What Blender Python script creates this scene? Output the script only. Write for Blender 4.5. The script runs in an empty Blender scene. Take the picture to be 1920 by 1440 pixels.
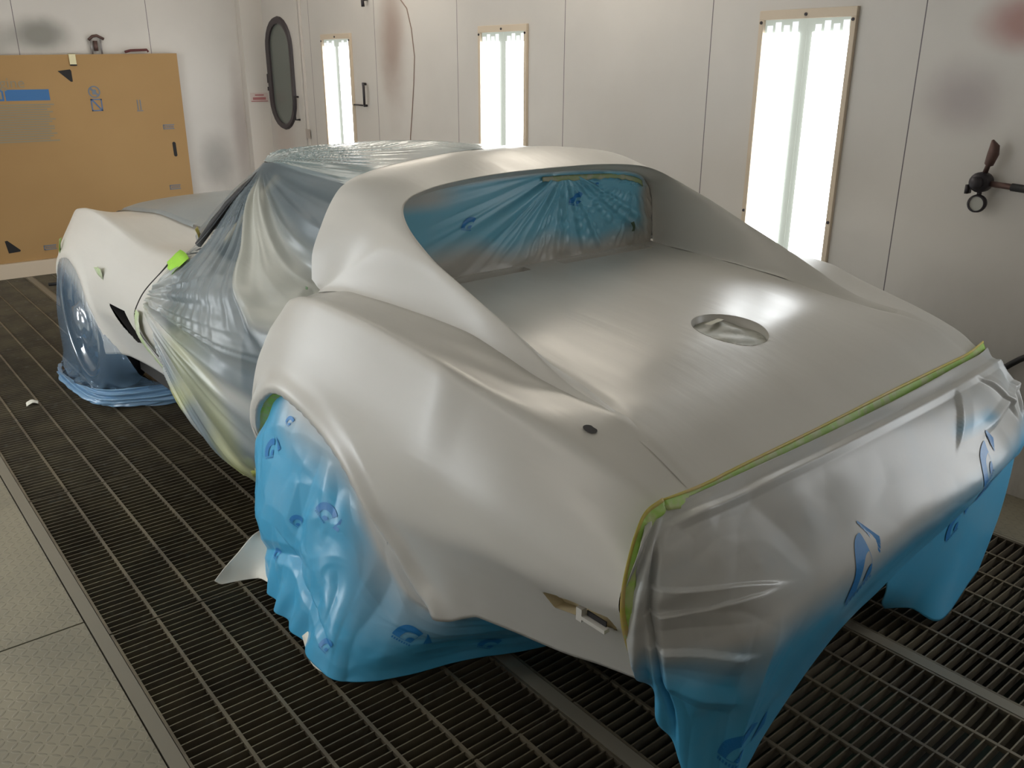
import bpy, bmesh, math, random
import numpy as np
from mathutils import Matrix, Vector, Euler
rnd = random.Random(7)
sc = bpy.context.scene
COL = sc.collection

# ------------------------------------------------------------ camera / world / exposure
CAM_H = 1.464
yaw, pitch, roll = 0.68082548, 0.35048974, 0.00218675
cy, sy, cp, sp = math.cos(yaw), math.sin(yaw), math.cos(pitch), math.sin(pitch)
f_ = np.array([sy*cp, cy*cp, -sp]); r_ = np.array([cy, -sy, 0.0]); u_ = np.cross(r_, f_)
cr, sr = math.cos(roll), math.sin(roll)
r2, u2 = cr*r_+sr*u_, -sr*r_+cr*u_
cam = bpy.data.cameras.new('camera'); cam_o = bpy.data.objects.new('camera', cam); COL.objects.link(cam_o)
cam.sensor_width = 36; cam.lens = 36*1630.906/1920; cam.clip_start = .05; cam.clip_end = 60
M = Matrix(((r2[0], u2[0], -f_[0], 0), (r2[1], u2[1], -f_[1], 0), (r2[2], u2[2], -f_[2], CAM_H), (0, 0, 0, 1)))
cam_o.matrix_world = M
sc.camera = cam_o
w = bpy.data.worlds.new('world'); sc.world = w; w.use_nodes = True
w.node_tree.nodes['Background'].inputs[0].default_value = (.55, .57, .6, 1)
w.node_tree.nodes['Background'].inputs[1].default_value = .05
sc.view_settings.view_transform = 'Standard'; sc.view_settings.look = 'None'
sc.view_settings.exposure = 0.0; sc.view_settings.gamma = 1; sc.view_settings.use_curve_mapping = False
PANEL_E = 8.0          # strength of the lit tubes in the wall fixtures
HIP_E = 8.0            # strength of the slanted corner fixtures
CEIL_E = 2.6           # strength of the ceiling fixtures

# room dimensions
XL, XR, YN, YF, ZC = -.95, 3.2, -2.6, 7.2, 2.75

# ------------------------------------------------------------ node helpers
def mat(name, base=(.8, .8, .8), rough=.5, metal=0., spec=.5, emit=None, es=0., alpha=1., trans=0.):
    m = bpy.data.materials.new(name); m.use_nodes = True
    b = m.node_tree.nodes['Principled BSDF']
    b.inputs['Base Color'].default_value = (*base, 1); b.inputs['Roughness'].default_value = rough
    b.inputs['Metallic'].default_value = metal; b.inputs['Specular IOR Level'].default_value = spec
    if emit: b.inputs['Emission Color'].default_value = (*emit, 1); b.inputs['Emission Strength'].default_value = es
    b.inputs['Alpha'].default_value = alpha; b.inputs['Transmission Weight'].default_value = trans
    return m
class NT:
    def __init__(s, m): s.m = m; s.t = m.node_tree; s.b = s.t.nodes['Principled BSDF']
    def n(s, typ, **k):
        o = s.t.nodes.new(typ)
        for a, v in k.items(): setattr(o, a, v)
        return o
    def l(s, a, b): s.t.links.new(a, b)
    def coord(s, kind='Object'): return s.n('ShaderNodeTexCoord').outputs[kind]
    def geo(s): return s.n('ShaderNodeNewGeometry').outputs['Position']
    def noise(s, vec, scale, detail=3, rough=.5, dist=0):
        o = s.n('ShaderNodeTexNoise'); o.inputs['Scale'].default_value = scale; o.inputs['Detail'].default_value = detail
        o.inputs['Roughness'].default_value = rough; o.inputs['Distortion'].default_value = dist
        s.l(vec, o.inputs['Vector']); return o.outputs['Fac']
    def math(s, op, a, b=None, clamp=False):
        o = s.n('ShaderNodeMath', operation=op, use_clamp=clamp)
        for i, v in enumerate((a, b)):
            if v is None: continue
            if isinstance(v, (int, float)): o.inputs[i].default_value = v
            else: s.l(v, o.inputs[i])
        return o.outputs[0]
    def ramp(s, fac, pts):
        o = s.n('ShaderNodeMapRange', clamp=True); s.l(fac, o.inputs[0])
        o.inputs[1].default_value, o.inputs[2].default_value, o.inputs[3].default_value, o.inputs[4].default_value = pts
        o.interpolation_type = 'SMOOTHSTEP'; return o.outputs[0]
    def mix(s, fac, a, b):
        o = s.n('ShaderNodeMix', data_type='RGBA')
        if isinstance(fac, (int, float)): o.inputs[0].default_value = fac
        else: s.l(fac, o.inputs[0])
        for i, v in ((6, a), (7, b)):
            if isinstance(v, tuple): o.inputs[i].default_value = (*v, 1)
            else: s.l(v, o.inputs[i])
        return o.outputs[2]
    def scalev(s, vec, sx, sy, sz):
        o = s.n('ShaderNodeVectorMath', operation='MULTIPLY'); s.l(vec, o.inputs[0]); o.inputs[1].default_value = (sx, sy, sz); return o.outputs[0]
    def subv(s, vec, c):
        o = s.n('ShaderNodeVectorMath', operation='SUBTRACT'); s.l(vec, o.inputs[0]); o.inputs[1].default_value = c; return o.outputs[0]
    def length(s, vec):
        o = s.n('ShaderNodeVectorMath', operation='LENGTH'); s.l(vec, o.inputs[0]); return o.outputs['Value']
    def xyz(s, vec):
        o = s.n('ShaderNodeSeparateXYZ'); s.l(vec, o.inputs[0]); return o.outputs
    def bump(s, h, strength=.3, dist=.01):
        o = s.n('ShaderNodeBump'); o.inputs['Strength'].default_value = strength; o.inputs['Distance'].default_value = dist
        s.l(h, o.inputs['Height']); s.l(o.outputs[0], s.b.inputs['Normal']); return o
    def attr(s, name):
        o = s.n('ShaderNodeAttribute'); o.attribute_name = name; return o.outputs['Fac']
    def blot(s, pos, c, rad, noise_amt=.35):          # soft blot of sprayed paint on a wall
        d = s.length(s.scalev(s.subv(pos, c), 1/rad[0], 1/rad[1], 1/rad[2]))
        nz = s.noise(pos, 3.0, 4)
        d = s.math('ADD', d, s.math('MULTIPLY', s.math('SUBTRACT', nz, .5), noise_amt*2))
        return s.ramp(d, (0.15, 1.0, 1.0, 0.0))

# ------------------------------------------------------------ mesh helpers
def link(name, me, mats=None, parent=None, smooth=False, kind=None):
    o = bpy.data.objects.new(name, me); COL.objects.link(o)
    if mats:
        for m in (mats if isinstance(mats, (list, tuple)) else [mats]): me.materials.append(m)
    if smooth: me.shade_smooth()
    if parent: o.parent = parent
    if kind: o['kind'] = kind
    return o
def tag(o, label, cat, group=None, kind=None):
    o['label'] = label; o['category'] = cat
    if group: o['group'] = group
    if kind: o['kind'] = kind
    return o
def empty(name, loc=(0, 0, 0), rz=0):
    o = bpy.data.objects.new(name, None); COL.objects.link(o); o.location = loc; o.rotation_euler = (0, 0, rz)
    o.empty_display_size = .1; return o
class MB:
    def __init__(s): s.v = []; s.f = []; s.mi = []
    def add(s, V, F, mi=0):
        k = len(s.v); s.v += [tuple(map(float, p)) for p in V]; s.f += [tuple(i+k for i in q) for q in F]; s.mi += [mi]*len(F)
    def box(s, lo, hi, mi=0):
        (a, b, c), (d, e, f) = lo, hi
        s.add([(a, b, c), (d, b, c), (d, e, c), (a, e, c), (a, b, f), (d, b, f), (d, e, f), (a, e, f)],
              [(0, 3, 2, 1), (4, 5, 6, 7), (0, 1, 5, 4), (1, 2, 6, 5), (2, 3, 7, 6), (3, 0, 4, 7)], mi)
    def tube(s, pts, r, n=10, cap=True, mi=0):
        pts = [np.array(p, float) for p in pts]; rs = r if isinstance(r, (list, tuple)) else [r]*len(pts)
        V = []; F = []; up = None
        for i, p in enumerate(pts):
            t = pts[min(i+1, len(pts)-1)]-pts[max(i-1, 0)]; t = t/ (np.linalg.norm(t)+1e-9)
            if up is None: up = np.cross(t, [0, 0, 1]) if abs(t[2]) < .9 else np.cross(t, [1, 0, 0])
            up = up-t*(up@t); up /= np.linalg.norm(up); q = np.cross(t, up)
            for k in range(n):
                a = 2*math.pi*k/n; V.append(p+rs[i]*(math.cos(a)*up+math.sin(a)*q))
        for i in range(len(pts)-1):
            for k in range(n):
                F.append((i*n+k, i*n+(k+1) % n, (i+1)*n+(k+1) % n, (i+1)*n+k))
        if cap: F.append(tuple(range(n))[::-1]); F.append(tuple((len(pts)-1)*n+k for k in range(n)))
        s.add(V, F, mi)
    def lathe(s, prof, c, axis='x', n=48, mi=0):          # prof: (radius, offset along the axis)
        V = []; F = []
        for (r, h) in prof:
            for k in range(n):
                a = 2*math.pi*k/n; ca, sa = r*math.cos(a), r*math.sin(a)
                V.append({'x': (c[0]+h, c[1]+ca, c[2]+sa), 'z': (c[0]+ca, c[1]+sa, c[2]+h), 'y': (c[0]+ca, c[1]+h, c[2]+sa)}[axis])
        for i in range(len(prof)-1):
            for k in range(n): F.append((i*n+k, i*n+(k+1) % n, (i+1)*n+(k+1) % n, (i+1)*n+k))
        s.add(V, F, mi)
    def poly(s, V, mi=0): s.add(V, [tuple(range(len(V)))], mi)
    def build(s, name, mats, parent=None, smooth=False, kind=None, origin=None, bevel=0):
        me = bpy.data.meshes.new(name); v = np.array(s.v)
        off = np.zeros(3) if origin is None else np.array(origin)
        me.from_pydata([tuple(p-off) for p in v], [], s.f)
        o = link(name, me, mats, parent, smooth, kind); o.location = tuple(off)
        for p, i in zip(me.polygons, s.mi): p.material_index = i
        me.update()
        if bevel:
            b = o.modifiers.new('bevel', 'BEVEL'); b.width = bevel; b.segments = 2; b.limit_method = 'ANGLE'
        return o
def curve(tbl):                    # monotone cubic (PCHIP) through (x, y) pairs
    t = sorted(tbl); X = np.array([a[0] for a in t], float); Y = np.array([a[1] for a in t], float)
    h = np.diff(X); d = np.diff(Y)/h; m = np.zeros(len(X))
    for i in range(1, len(X)-1):
        if d[i-1]*d[i] > 0:
            a, b = 2*h[i]+h[i-1], h[i]+2*h[i-1]; m[i] = (a+b)/(a/d[i-1]+b/d[i])
    m[0], m[-1] = d[0], d[-1]
    def g(x):
        x = np.clip(np.asarray(x, float), X[0], X[-1]); i = np.clip(np.searchsorted(X, x)-1, 0, len(h)-1)
        s = (x-X[i])/h[i]; s2, s3 = s*s, s*s*s
        return Y[i]*(2*s3-3*s2+1)+h[i]*m[i]*(s3-2*s2+s)+Y[i+1]*(-2*s3+3*s2)+h[i]*m[i+1]*(s3-s2)
    return g
def sm(a, b, x): t = np.clip((x-a)/(b-a), 0, 1); return t*t*(3-2*t)
def cat1(P, t):                    # Catmull-Rom through rows of P at t in 0..1
    P = np.asarray(P, float); n = len(P); x = np.asarray(t)*(n-1); i = np.clip(x.astype(int), 0, n-2); s = (x-i)[:, None]
    s = s.reshape(s.shape[0], *([1]*(P.ndim-1)))
    p0 = np.where((i > 0).reshape(-1, *([1]*(P.ndim-1))), P[np.maximum(i-1, 0)], 2*P[i]-P[i+1])
    p3 = np.where((i < n-2).reshape(-1, *([1]*(P.ndim-1))), P[np.minimum(i+2, n-1)], 2*P[i+1]-P[i])
    p1, p2 = P[i], P[i+1]
    return .5*((2*p1)+(-p0+p2)*s+(2*p0-5*p1+4*p2-p3)*s*s+(-p0+3*p1-3*p2+p3)*s**3)
def net(ctrl, nu, nv):             # ctrl[row][col] -> smooth surface [nv rows, nu cols]
    C = np.asarray(ctrl, float)
    A = cat1(C, np.linspace(0, 1, nv)); A = A.transpose(1, 0, 2)
    B = cat1(A, np.linspace(0, 1, nu)); return B.transpose(1, 0, 2)
def grid_faces(a, b, off=0, flip=False):
    i, j = np.meshgrid(np.arange(a-1), np.arange(b-1), indexing='ij'); i = i.ravel(); j = j.ravel()
    q = np.stack([i*b+j, i*b+j+1, (i+1)*b+j+1, (i+1)*b+j], 1)+off
    return q[:, ::-1] if flip else q
def normals(P):
    du = np.gradient(P, axis=0); dv = np.gradient(P, axis=1); n = np.cross(du, dv)
    return n/(np.linalg.norm(n, axis=-1, keepdims=True)+1e-12)
def noise1(seed, n=9, f0=1., f1=8.):
    g = np.random.RandomState(seed); fr = g.uniform(f0, f1, n); ph = g.uniform(0, 6.28, n); am = 1/np.sqrt(fr)
    am = am/am.sum()
    def h(x):
        x = np.asarray(x)[..., None]; return (am*np.sin(fr*x+ph)).sum(-1)
    return h
def noise2(seed, scale, n=14):
    g = np.random.RandomState(seed); a = g.uniform(0, 6.28, n); fr = scale*g.uniform(.5, 2., n); ph = g.uniform(0, 6.28, n)
    def h(x, y):
        s = 0
        for k in range(n): s = s+np.sin(fr[k]*(np.cos(a[k])*x+np.sin(a[k])*y)+ph[k])
        return s/n
    return h
def surf(name, P, mats, parent=None, smooth=True, attrs=None, flip=False, mirror=False, solid=0, kind=None):
    a, b = P.shape[:2]; V = P.reshape(-1, 3); F = grid_faces(a, b, 0, flip)
    if mirror:
        V2 = V*[-1, 1, 1]; F2 = grid_faces(a, b, len(V), not flip); V = np.vstack([V, V2]); F = np.vstack([F, F2])
    me = bpy.data.meshes.new(name); me.from_pydata(V.tolist(), [], F.tolist())
    if attrs:
        for k, val in attrs.items():
            at = me.attributes.new(k, 'FLOAT', 'POINT'); vv = np.asarray(val, np.float32).ravel()
            if mirror: vv = np.concatenate([vv, vv])
            at.data.foreach_set('value', vv)
    uv = me.uv_layers.new(name='uv')
    o = link(name, me, mats, parent, smooth, kind)
    if solid:
        s = o.modifiers.new('thickness', 'SOLIDIFY'); s.thickness = solid; s.offset = 0
    return o

# ------------------------------------------------------------ materials
def wall_mat(name, seams_axis, s0, sp_, blots, base=(.60, .585, .555)):
    m = mat(name, base, .42); k = NT(m); p = k.geo(); x = k.xyz(p)
    c = k.mix(k.ramp(k.noise(p, 1.3, 5), (.35, .7, 0, 1)), base, tuple(v*.90 for v in base))
    grime = k.math('MULTIPLY', k.ramp(x[2], (0, .9, 1, 0)), k.ramp(k.noise(k.scalev(p, 4, 4, 1.2), 2.2, 6, .65), (.42, .75, 0, .55)))
    c = k.mix(grime, c, (.30, .28, .25))
    for (cc, rr, colr, amt) in blots:
        c = k.mix(k.math('MULTIPLY', k.blot(p, cc, rr), amt), c, colr)
    if seams_axis is not None:
        a = x[seams_axis]; fr = k.math('FRACT', k.math('ADD', k.math('DIVIDE', k.math('SUBTRACT', a, s0), sp_), .5))
        d = k.math('MULTIPLY', k.math('ABSOLUTE', k.math('SUBTRACT', fr, .5)), sp_)
        c = k.mix(k.math('LESS_THAN', d, .0022), c, (.12, .10, .11))
    k.l(c, k.b.inputs['Base Color'])
    k.bump(k.noise(p, 60, 2), .06, .002)
    return m
W = (.62, .59, .55)
M_wallR = wall_mat('booth_wall_right', 1, 1.657, .937, [
    ((3.2, 1.30, 1.60), (1, .22, .12), (.33, .10, .08), .75), ((3.2, 1.48, 1.36), (1, .22, .18), (.27, .21, .22), .55),
    ((3.2, 5.20, 1.62), (1, .22, .60), (.30, .21, .17), .75), ((3.2, 2.2, .62), (1, .5, .3), (.3, .27, .25), .3),
    ((3.2, 6.9, .8), (1, .3, .5), (.42, .33, .28), .5), ((3.2, 1.0, .5), (1, .9, .5), (.33, .31, .29), .35)], W)
M_wallF = wall_mat('booth_wall_far', 0, 1.41, .90, [
    ((1.55, 7.2, 1.66), (.28, 1, .16), (.12, .12, .10), .75), ((2.72, 7.2, .72), (.22, 1, .3), (.20, .19, .17), .55),
    ((2.95, 7.2, .95), (.10, 1, .7), (.30, .24, .22), .55), ((1.2, 7.2, 1.6), (.3, 1, .2), (.2, .2, .17), .5)], W)
M_wallL = wall_mat('booth_wall_left', 1, 1.2, .937, [], W)
M_ceil = mat('ceiling_filter', (.55, .54, .5), .8)
M_cream = mat('cream_frame', (.62, .52, .40), .45)
M_white = mat('white_paint', (.66, .62, .57), .4)
M_dark = mat('dark_gap', (.012, .011, .012), .7)
def grate_mat():
    m = mat('grate_steel', (.17, .15, .115), .5, .35); k = NT(m); p = k.geo()
    c = k.mix(k.ramp(k.noise(p, 5, 5, .6), (.35, .7, 0, 1)), (.165, .140, .095), (.105, .088, .065))
    c = k.mix(k.ramp(k.noise(p, 23, 3), (.58, .75, 0, .6)), c, (.21, .20, .17))
    k.l(c, k.b.inputs['Base Color']); return m
M_grate = grate_mat()
M_beam = mat('beam_steel', (.20, .18, .14), .5, .2)
def plate_mat():
    m = mat('tread_plate', (.25, .23, .17), .45, .25); k = NT(m); p = k.geo(); x = k.xyz(p)
    S = .032
    def lug(ax, ay, ang):
        ca, sa = math.cos(ang), math.sin(ang)
        u = k.math('ADD', k.math('MULTIPLY', x[0], ca), k.math('MULTIPLY', x[1], sa))
        v = k.math('SUBTRACT', k.math('MULTIPLY', x[1], ca), k.math('MULTIPLY', x[0], sa))
        uf = k.math('SUBTRACT', k.math('FRACT', k.math('ADD', k.math('DIVIDE', u, S), ax)), .5)
        vf = k.math('SUBTRACT', k.math('FRACT', k.math('ADD', k.math('DIVIDE', v, S), ay)), .5)
        d = k.math('ADD', k.math('POWER', k.math('DIVIDE', uf, .40), 2.), k.math('POWER', k.math('DIVIDE', vf, .13), 2.))
        return k.ramp(d, (.4, 1., 1., 0.))
    h = k.math('MAXIMUM', lug(0, 0, .785), lug(.5, .5, -.785))
    nz = k.noise(p, 2.5, 6, .6)
    c = k.mix(k.ramp(nz, (.35, .7, 0, 1)), (.27, .245, .18), (.205, .19, .145))
    c = k.mix(k.math('MULTIPLY', h, .25), c, (.12, .11, .09))
    k.l(c, k.b.inputs['Base Color']); k.bump(h, .5, .0015); return m
M_plate = plate_mat()
def pit_mat():
    m = mat('pit_floor', (.03, .035, .03), .8); k = NT(m); p = k.geo()
    k.l(k.mix(k.ramp(k.noise(p, 3, 4), (.4, .65, 0, 1)), (.03, .028, .026), (.035, .075, .05)), k.b.inputs['Base Color']); return m
M_pit = pit_mat()
def primer_mat():
    m = mat('grey_primer', (.53, .52, .485), .36, 0, .5); k = NT(m); p = k.coord('Object')
    c = k.mix(k.ramp(k.noise(k.scalev(p, 3, .7, 3), 2.2, 3), (.3, .75, 0, 1)), (.56, .545, .505), (.53, .515, .475))
    k.l(c, k.b.inputs['Base Color'])
    k.l(k.ramp(k.noise(k.scalev(p, 7, .7, 7), 3, 3), (.3, .7, .285, .335)), k.b.inputs['Roughness'])
    k.bump(k.math('ADD', k.noise(k.scalev(p, 26, 1.6, 26), 1, 2), k.math('MULTIPLY', k.noise(p, 260, 2), .04)), .22, .004); return m
M_primer = primer_mat()
M_black = mat('black_rubber', (.018, .018, .02), .6)
M_under = mat('dark_underbody', (.03, .028, .026), .8)
M_chrome = mat('polished_rim', (.62, .63, .64), .16, 1)
M_tan = mat('tan_trim', (.50, .42, .26), .35)
M_inner = mat('cream_plastic', (.58, .50, .33), .5)
def tape_mat(name, a, b):
    m = mat(name, a, .5); k = NT(m); p = k.coord('Object')
    k.l(k.mix(k.ramp(k.noise(k.scalev(p, 9, 9, 9), 3, 4), (.42, .62, 0, 1)), a, b), k.b.inputs['Base Color']); return m
M_tape = tape_mat('green_tape', (.34, .56, .10), (.44, .52, .22))
M_tapeY = tape_mat('yellow_tape_edge', (.52, .44, .09), (.55, .42, .16))
M_tapeP = tape_mat('oversprayed_green_tape', (.40, .50, .27), (.50, .52, .42))
def paper_mat(name, blue, spray_shade):
    m = mat(name, blue, .33, 0, .5); k = NT(m); p = k.coord('Object')
    a = k.attr('spray_shade'); nz = k.noise(p, 7, 4)
    f = k.math('ADD', a, k.math('MULTIPLY', k.math('SUBTRACT', nz, .5), .35), True)
    c = k.mix(f, blue, spray_shade); k.l(c, k.b.inputs['Base Color'])
    k.l(k.ramp(f, (0, 1, .30, .36)), k.b.inputs['Roughness'])
    k.bump(k.noise(k.scalev(p, 1, 1, 1), 7, 3, .5, .6), .10, .01)
    return m
M_paper = paper_mat('blue_masking_paper', (.07, .37, .62), (.45, .45, .43))
M_paperW = paper_mat('blue_window_film', (.14, .42, .58), (.46, .44, .40))
M_logo = mat('print_blue', (.015, .19, .50), .4)
M_pale = mat('white_paper', (.74, .71, .62), .6)
def film_mat(name, tint, amt, rough=.28, yell=(.50, .51, .20)):
    m = bpy.data.materials.new(name); m.use_nodes = True; t = m.node_tree; k = NT(m); p = k.coord('Object')
    b = k.b; b.inputs['Roughness'].default_value = rough; b.inputs['Specular IOR Level'].default_value = .6
    a = k.attr('spray_shade'); y = k.attr('yellow')
    c = k.mix(a, tint, (.52, .51, .47)); c = k.mix(y, c, yell); k.l(c, b.inputs['Base Color'])
    f = k.math('ADD', k.math('MULTIPLY', a, .5), amt, True); f = k.math('MULTIPLY', f, k.math('SUBTRACT', 1., k.attr('clear'))); k.l(f, b.inputs['Alpha'])
    k.bump(k.noise(k.scalev(p, 3, 1, 1), 9, 3, .5, .8), .12, .01)
    return m
M_film = film_mat('clear_film', (.175, .225, .255), .62)
M_filmR = film_mat('clear_film_roof', (.25, .36, .39), .74, .2)
M_filmB = film_mat('blue_film', (.16, .27, .40), .34, .12)
M_card = None
def card_mat():
    m = mat('cardboard', (.42, .255, .10), .75); k = NT(m); p = k.geo()
    k.l(k.mix(k.ramp(k.noise(p, 1.2, 3), (.3, .7, 0, 1)), (.40, .245, .10), (.36, .215, .085)), k.b.inputs['Base Color'])
    k.bump(k.noise(k.scalev(p, 1, 1, 40), 4, 2), .05, .002); return m
M_card = card_mat()
M_ink = mat('blue_grey_ink', (.16, .19, .24), .7)
M_inkf = mat('faded_ink', (.27, .23, .16), .75)
M_blueink = mat('blue_ink', (.04, .15, .36), .6)
M_iron = mat('dark_iron', (.035, .03, .035), .45, .4)
M_brass = mat('dirty_brass', (.12, .07, .06), .5, .5)

# ------------------------------------------------------------ room
def slab(name, lo, hi, m, kind='structure'):
    b = MB(); b.box(lo, hi); o = b.build(name, m, kind=kind, origin=((lo[0]+hi[0])/2, (lo[1]+hi[1])/2, lo[2])); return o
T = .1
slab('wall_right', (XR, YN, -.5), (XR+T, YF, ZC), M_wallR)
slab('wall_left', (XL-T, YN, -.5), (XL, YF, ZC), M_wallL)
slab('wall_far', (XL-T, YF, -.5), (XR+T, YF+T, ZC), M_wallF)
slab('wall_near', (XL-T, YN-T, -.5), (XR+T, YN, ZC), M_wallL)
slab('ceiling', (XL-T, YN-T, ZC), (XR+T, YF+T, ZC+T), M_ceil)
slab('floor', (XL, YN, -.55), (XR, YF, -.5), M_pit)
slab('trim_1', (.368, YN, -.12), (.402, YF, .001), M_beam)          # angle iron along the left plates
slab('trim_2', (1.167, YN, -.12), (1.206, YF, .001), M_beam)
slab('trim_3', (2.010, YN, -.12), (2.046, YF, .001), M_beam)
slab('trim_4', (2.862, YN, -.12), (2.875, YF, .001), M_beam)
slab('trim_5', (XL, 7.12, 0), (3.01, YF, .108), M_cream)            # wooden kick board
slab('trim_6', (3.005, 7.12, 0), (XR, YF, ZC), M_white)             # corner post
# tread plates
ys = [YN, -1.64, .36, 2.35, 4.34, 6.33, YF]
plate_mesh = None
for i in range(len(ys)-1):
    for (x0, x1, lab) in ((XL, .365, 'left'), (2.878, XR, 'right')):
        b = MB(); b.box((x0+.001, ys[i]+.003, -.01), (x1-.001, ys[i+1]-.003, 0))
        o = b.build('tread_plate', M_plate, origin=((x0+x1)/2, (ys[i]+ys[i+1])/2, -.01))
        if lab == 'left':
            L = {2: 'olive tread plate at the near left, in front of the cross seam', 3: 'olive tread plate at the left, beyond the cross seam'}.get(i, 'olive tread plate left of the gratings, outside the picture, number %s down the booth' % ['one', 'two', '', '', 'five', 'six'][i])
            g = 'tread plates left of the gratings'
        else:
            L = ['olive tread plate at the foot of the right wall, nearer than the picture shows', 'olive tread plate showing at the right edge behind the hanging blue flap', 'olive tread plate at the foot of the right wall behind the rear deck',
                 'olive tread plate at the foot of the right wall behind the cabin', 'olive tread plate at the foot of the right wall behind the bonnet', 'olive tread plate at the foot of the right wall by the oval-window door'][i]; g = 'tread plates along the right wall'
        tag(o, L, 'floor plate', g)
# gratings: three lanes of panels
def grate_mesh(name, wd, nb, ln=.984, nbar=37):
    b = MB(); p = wd/nb
    for i in range(nb+1):
        x = min(max(i*p, .0035), wd-.0035); r = .0042 if 0 < i < nb else .0035
        b.box((x-r, 0, -.012), (x+r, ln, 0))
    for j in range(nbar+1):
        y = .004+j*(ln-.008)/nbar; b.box((.002, y-.0017, -.030), (wd-.002, y+.0017, -.001))
    me = bpy.data.meshes.new(name); me.from_pydata(b.v, [], b.f); me.materials.append(M_grate); return me
lanes = [(.404, .761, 6, 'left lane'), (1.208, .800, 6, 'middle lane'), (2.048, .812, 6, 'right lane')]
for (x0, wd, nb, lane) in lanes:
    me = grate_mesh('grate', wd, nb)
    k = -5
    while True:
        y0 = 1.255+k*.99
        if y0+.99 > YF+.01: break
        if y0 > YN:
            o = link('floor_grate', me); o.location = (x0, y0+.003, 0)
            where = ('at the near edge of the picture' if k <= -1 else 'just behind the tail of the car' if k == 0 and lane != 'left lane' else
                     'in the near foreground, ending at the joint' if k == 0 else 'beyond the near joint, beside the rear wheel' if k == 1 else
                     'beside the door' if k == 2 else 'beside the front wheel' if k == 3 else 'in front of the car' if k == 4 else 'at the kick board')
            if lane != 'left lane' and k >= 1: where = 'under the car body, row %s' % {1: 'of the rear axle', 2: 'of the doors', 3: 'of the front axle', 4: 'of the nose', 5: 'by the kick board'}[k]
            tag(o, 'steel floor grating of the %s %s' % (lane, where), 'floor grating', 'floor gratings')
        k += 1
# ------------------------------------------------------------ wall light fixtures
M_tube = mat('lit_tube', (1, 1, 1), .4, emit=(.93, .97, 1.), es=PANEL_E)
M_tubeL = mat('lit_tube_left', (1, 1, 1), .4, emit=(.90, .96, 1.), es=17.)
M_off = mat('dim_tube', (.8, .8, .78), .4, emit=(.93, .97, 1.), es=.8)
M_refl = mat('lit_reflector', (.22, .24, .21), .6, emit=(.80, .86, .76), es=.42)
M_lamp_end = mat('lamp_end', (.7, .72, .74), .4, emit=(.85, .88, .92), es=.75)
def light_panel(side, yc, z0, z1, wd=.43, tube=None):
    x = XR if side > 0 else XL; s = -1 if side > 0 else 1
    root = empty('wall_light', (x, yc, z0)); h = z1-z0; hw = wd/2; fw = .022
    b = MB()
    def bx(y0, y1, za, zb, d0, d1, bb, mi=0):
        xa, xb = sorted((s*d0, s*d1)); bb.box((xa, y0, za), (xb, y1, zb), mi)
    bx(-hw, hw, h-.035, h, 0, .018, b); bx(-hw, hw, 0, .03, 0, .018, b)
    bx(-hw, -hw+fw, .03, h-.035, 0, .018, b); bx(hw-fw, hw, .03, h-.035, 0, .018, b)
    b.build('frame', M_cream, root, bevel=.002)
    b = MB(); bx(-hw+fw, hw-fw, .03, h-.035, .001, .003, b); b.build('reflector', M_refl, root)
    iw = hw-fw
    for q in (-1, 1):
        b = MB(); a0, a1 = sorted((q*.032, q*(iw-.004))); bx(a0, a1, .035, h-.085, .004, .010, b); b.build('lit_glass', tube or M_tube, root)
        b = MB()
        for t in range(4):
            yy = a0+(a1-a0)*(t+.5)/4; bx(yy-.014, yy+.010, h-.086, h-.045-.012*(t % 2), .004, .009, b)
        b.build('tube_end', M_lamp_end, root)
    b = MB(); bx(-.004, .004, .035, h-.04, .003, .005, b); b.build('divider', M_refl, root)
    for (yy, zz) in ((-hw+.012, h-.045), (hw-.012, h-.045), (0, h-.02), (-hw+.010, h*.42), (hw-.010, h*.42)):
        b = MB(); b.lathe([(.0001, s*.023), (.006, s*.022), (.0065, s*.017)], (0, yy, zz), 'x', 10); b.build('screw', M_iron, root)
    return root
for yc, lab in ((2.125, 'widest bright wall light, above the deck of the car'), (4.03, 'bright wall light in the middle, above the car roof'),
                (5.93, 'narrowest bright wall light, beside the door with the oval window'), (.22, 'wall light on the right wall nearer than the picture shows')):
    tag(light_panel(1, yc, .30, 1.675, .43), lab, 'light fixture', 'wall lights of the right wall')
for yc in (-.85, 1.06, 2.97, 4.88):
    tag(light_panel(-1, yc, .30, 1.675, .43, M_off if yc < 2 else M_tubeL), 'wall light on the left wall, outside the picture', 'light fixture', 'wall lights of the left wall')
M_ceilE = mat('ceiling_tubes', (1, 1, 1), .4, emit=(1., .92, .80), es=CEIL_E)
for yc in (-1.5, 3.1, 4.6, 6.1):
    for xc in (-.15, 2.4):
        root = empty('ceiling_light', (xc, yc, ZC)); b = MB(); b.box((-.22, -.65, -.05), (.22, .65, 0)); b.build('housing', M_white, root)
        b = MB(); b.box((-.19, -.62, -.056), (.19, .62, -.051)); b.build('lit_glass', M_ceilE, root)
        tag(root, 'ceiling light above the booth, out of the picture', 'light fixture', 'ceiling lights')

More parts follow.
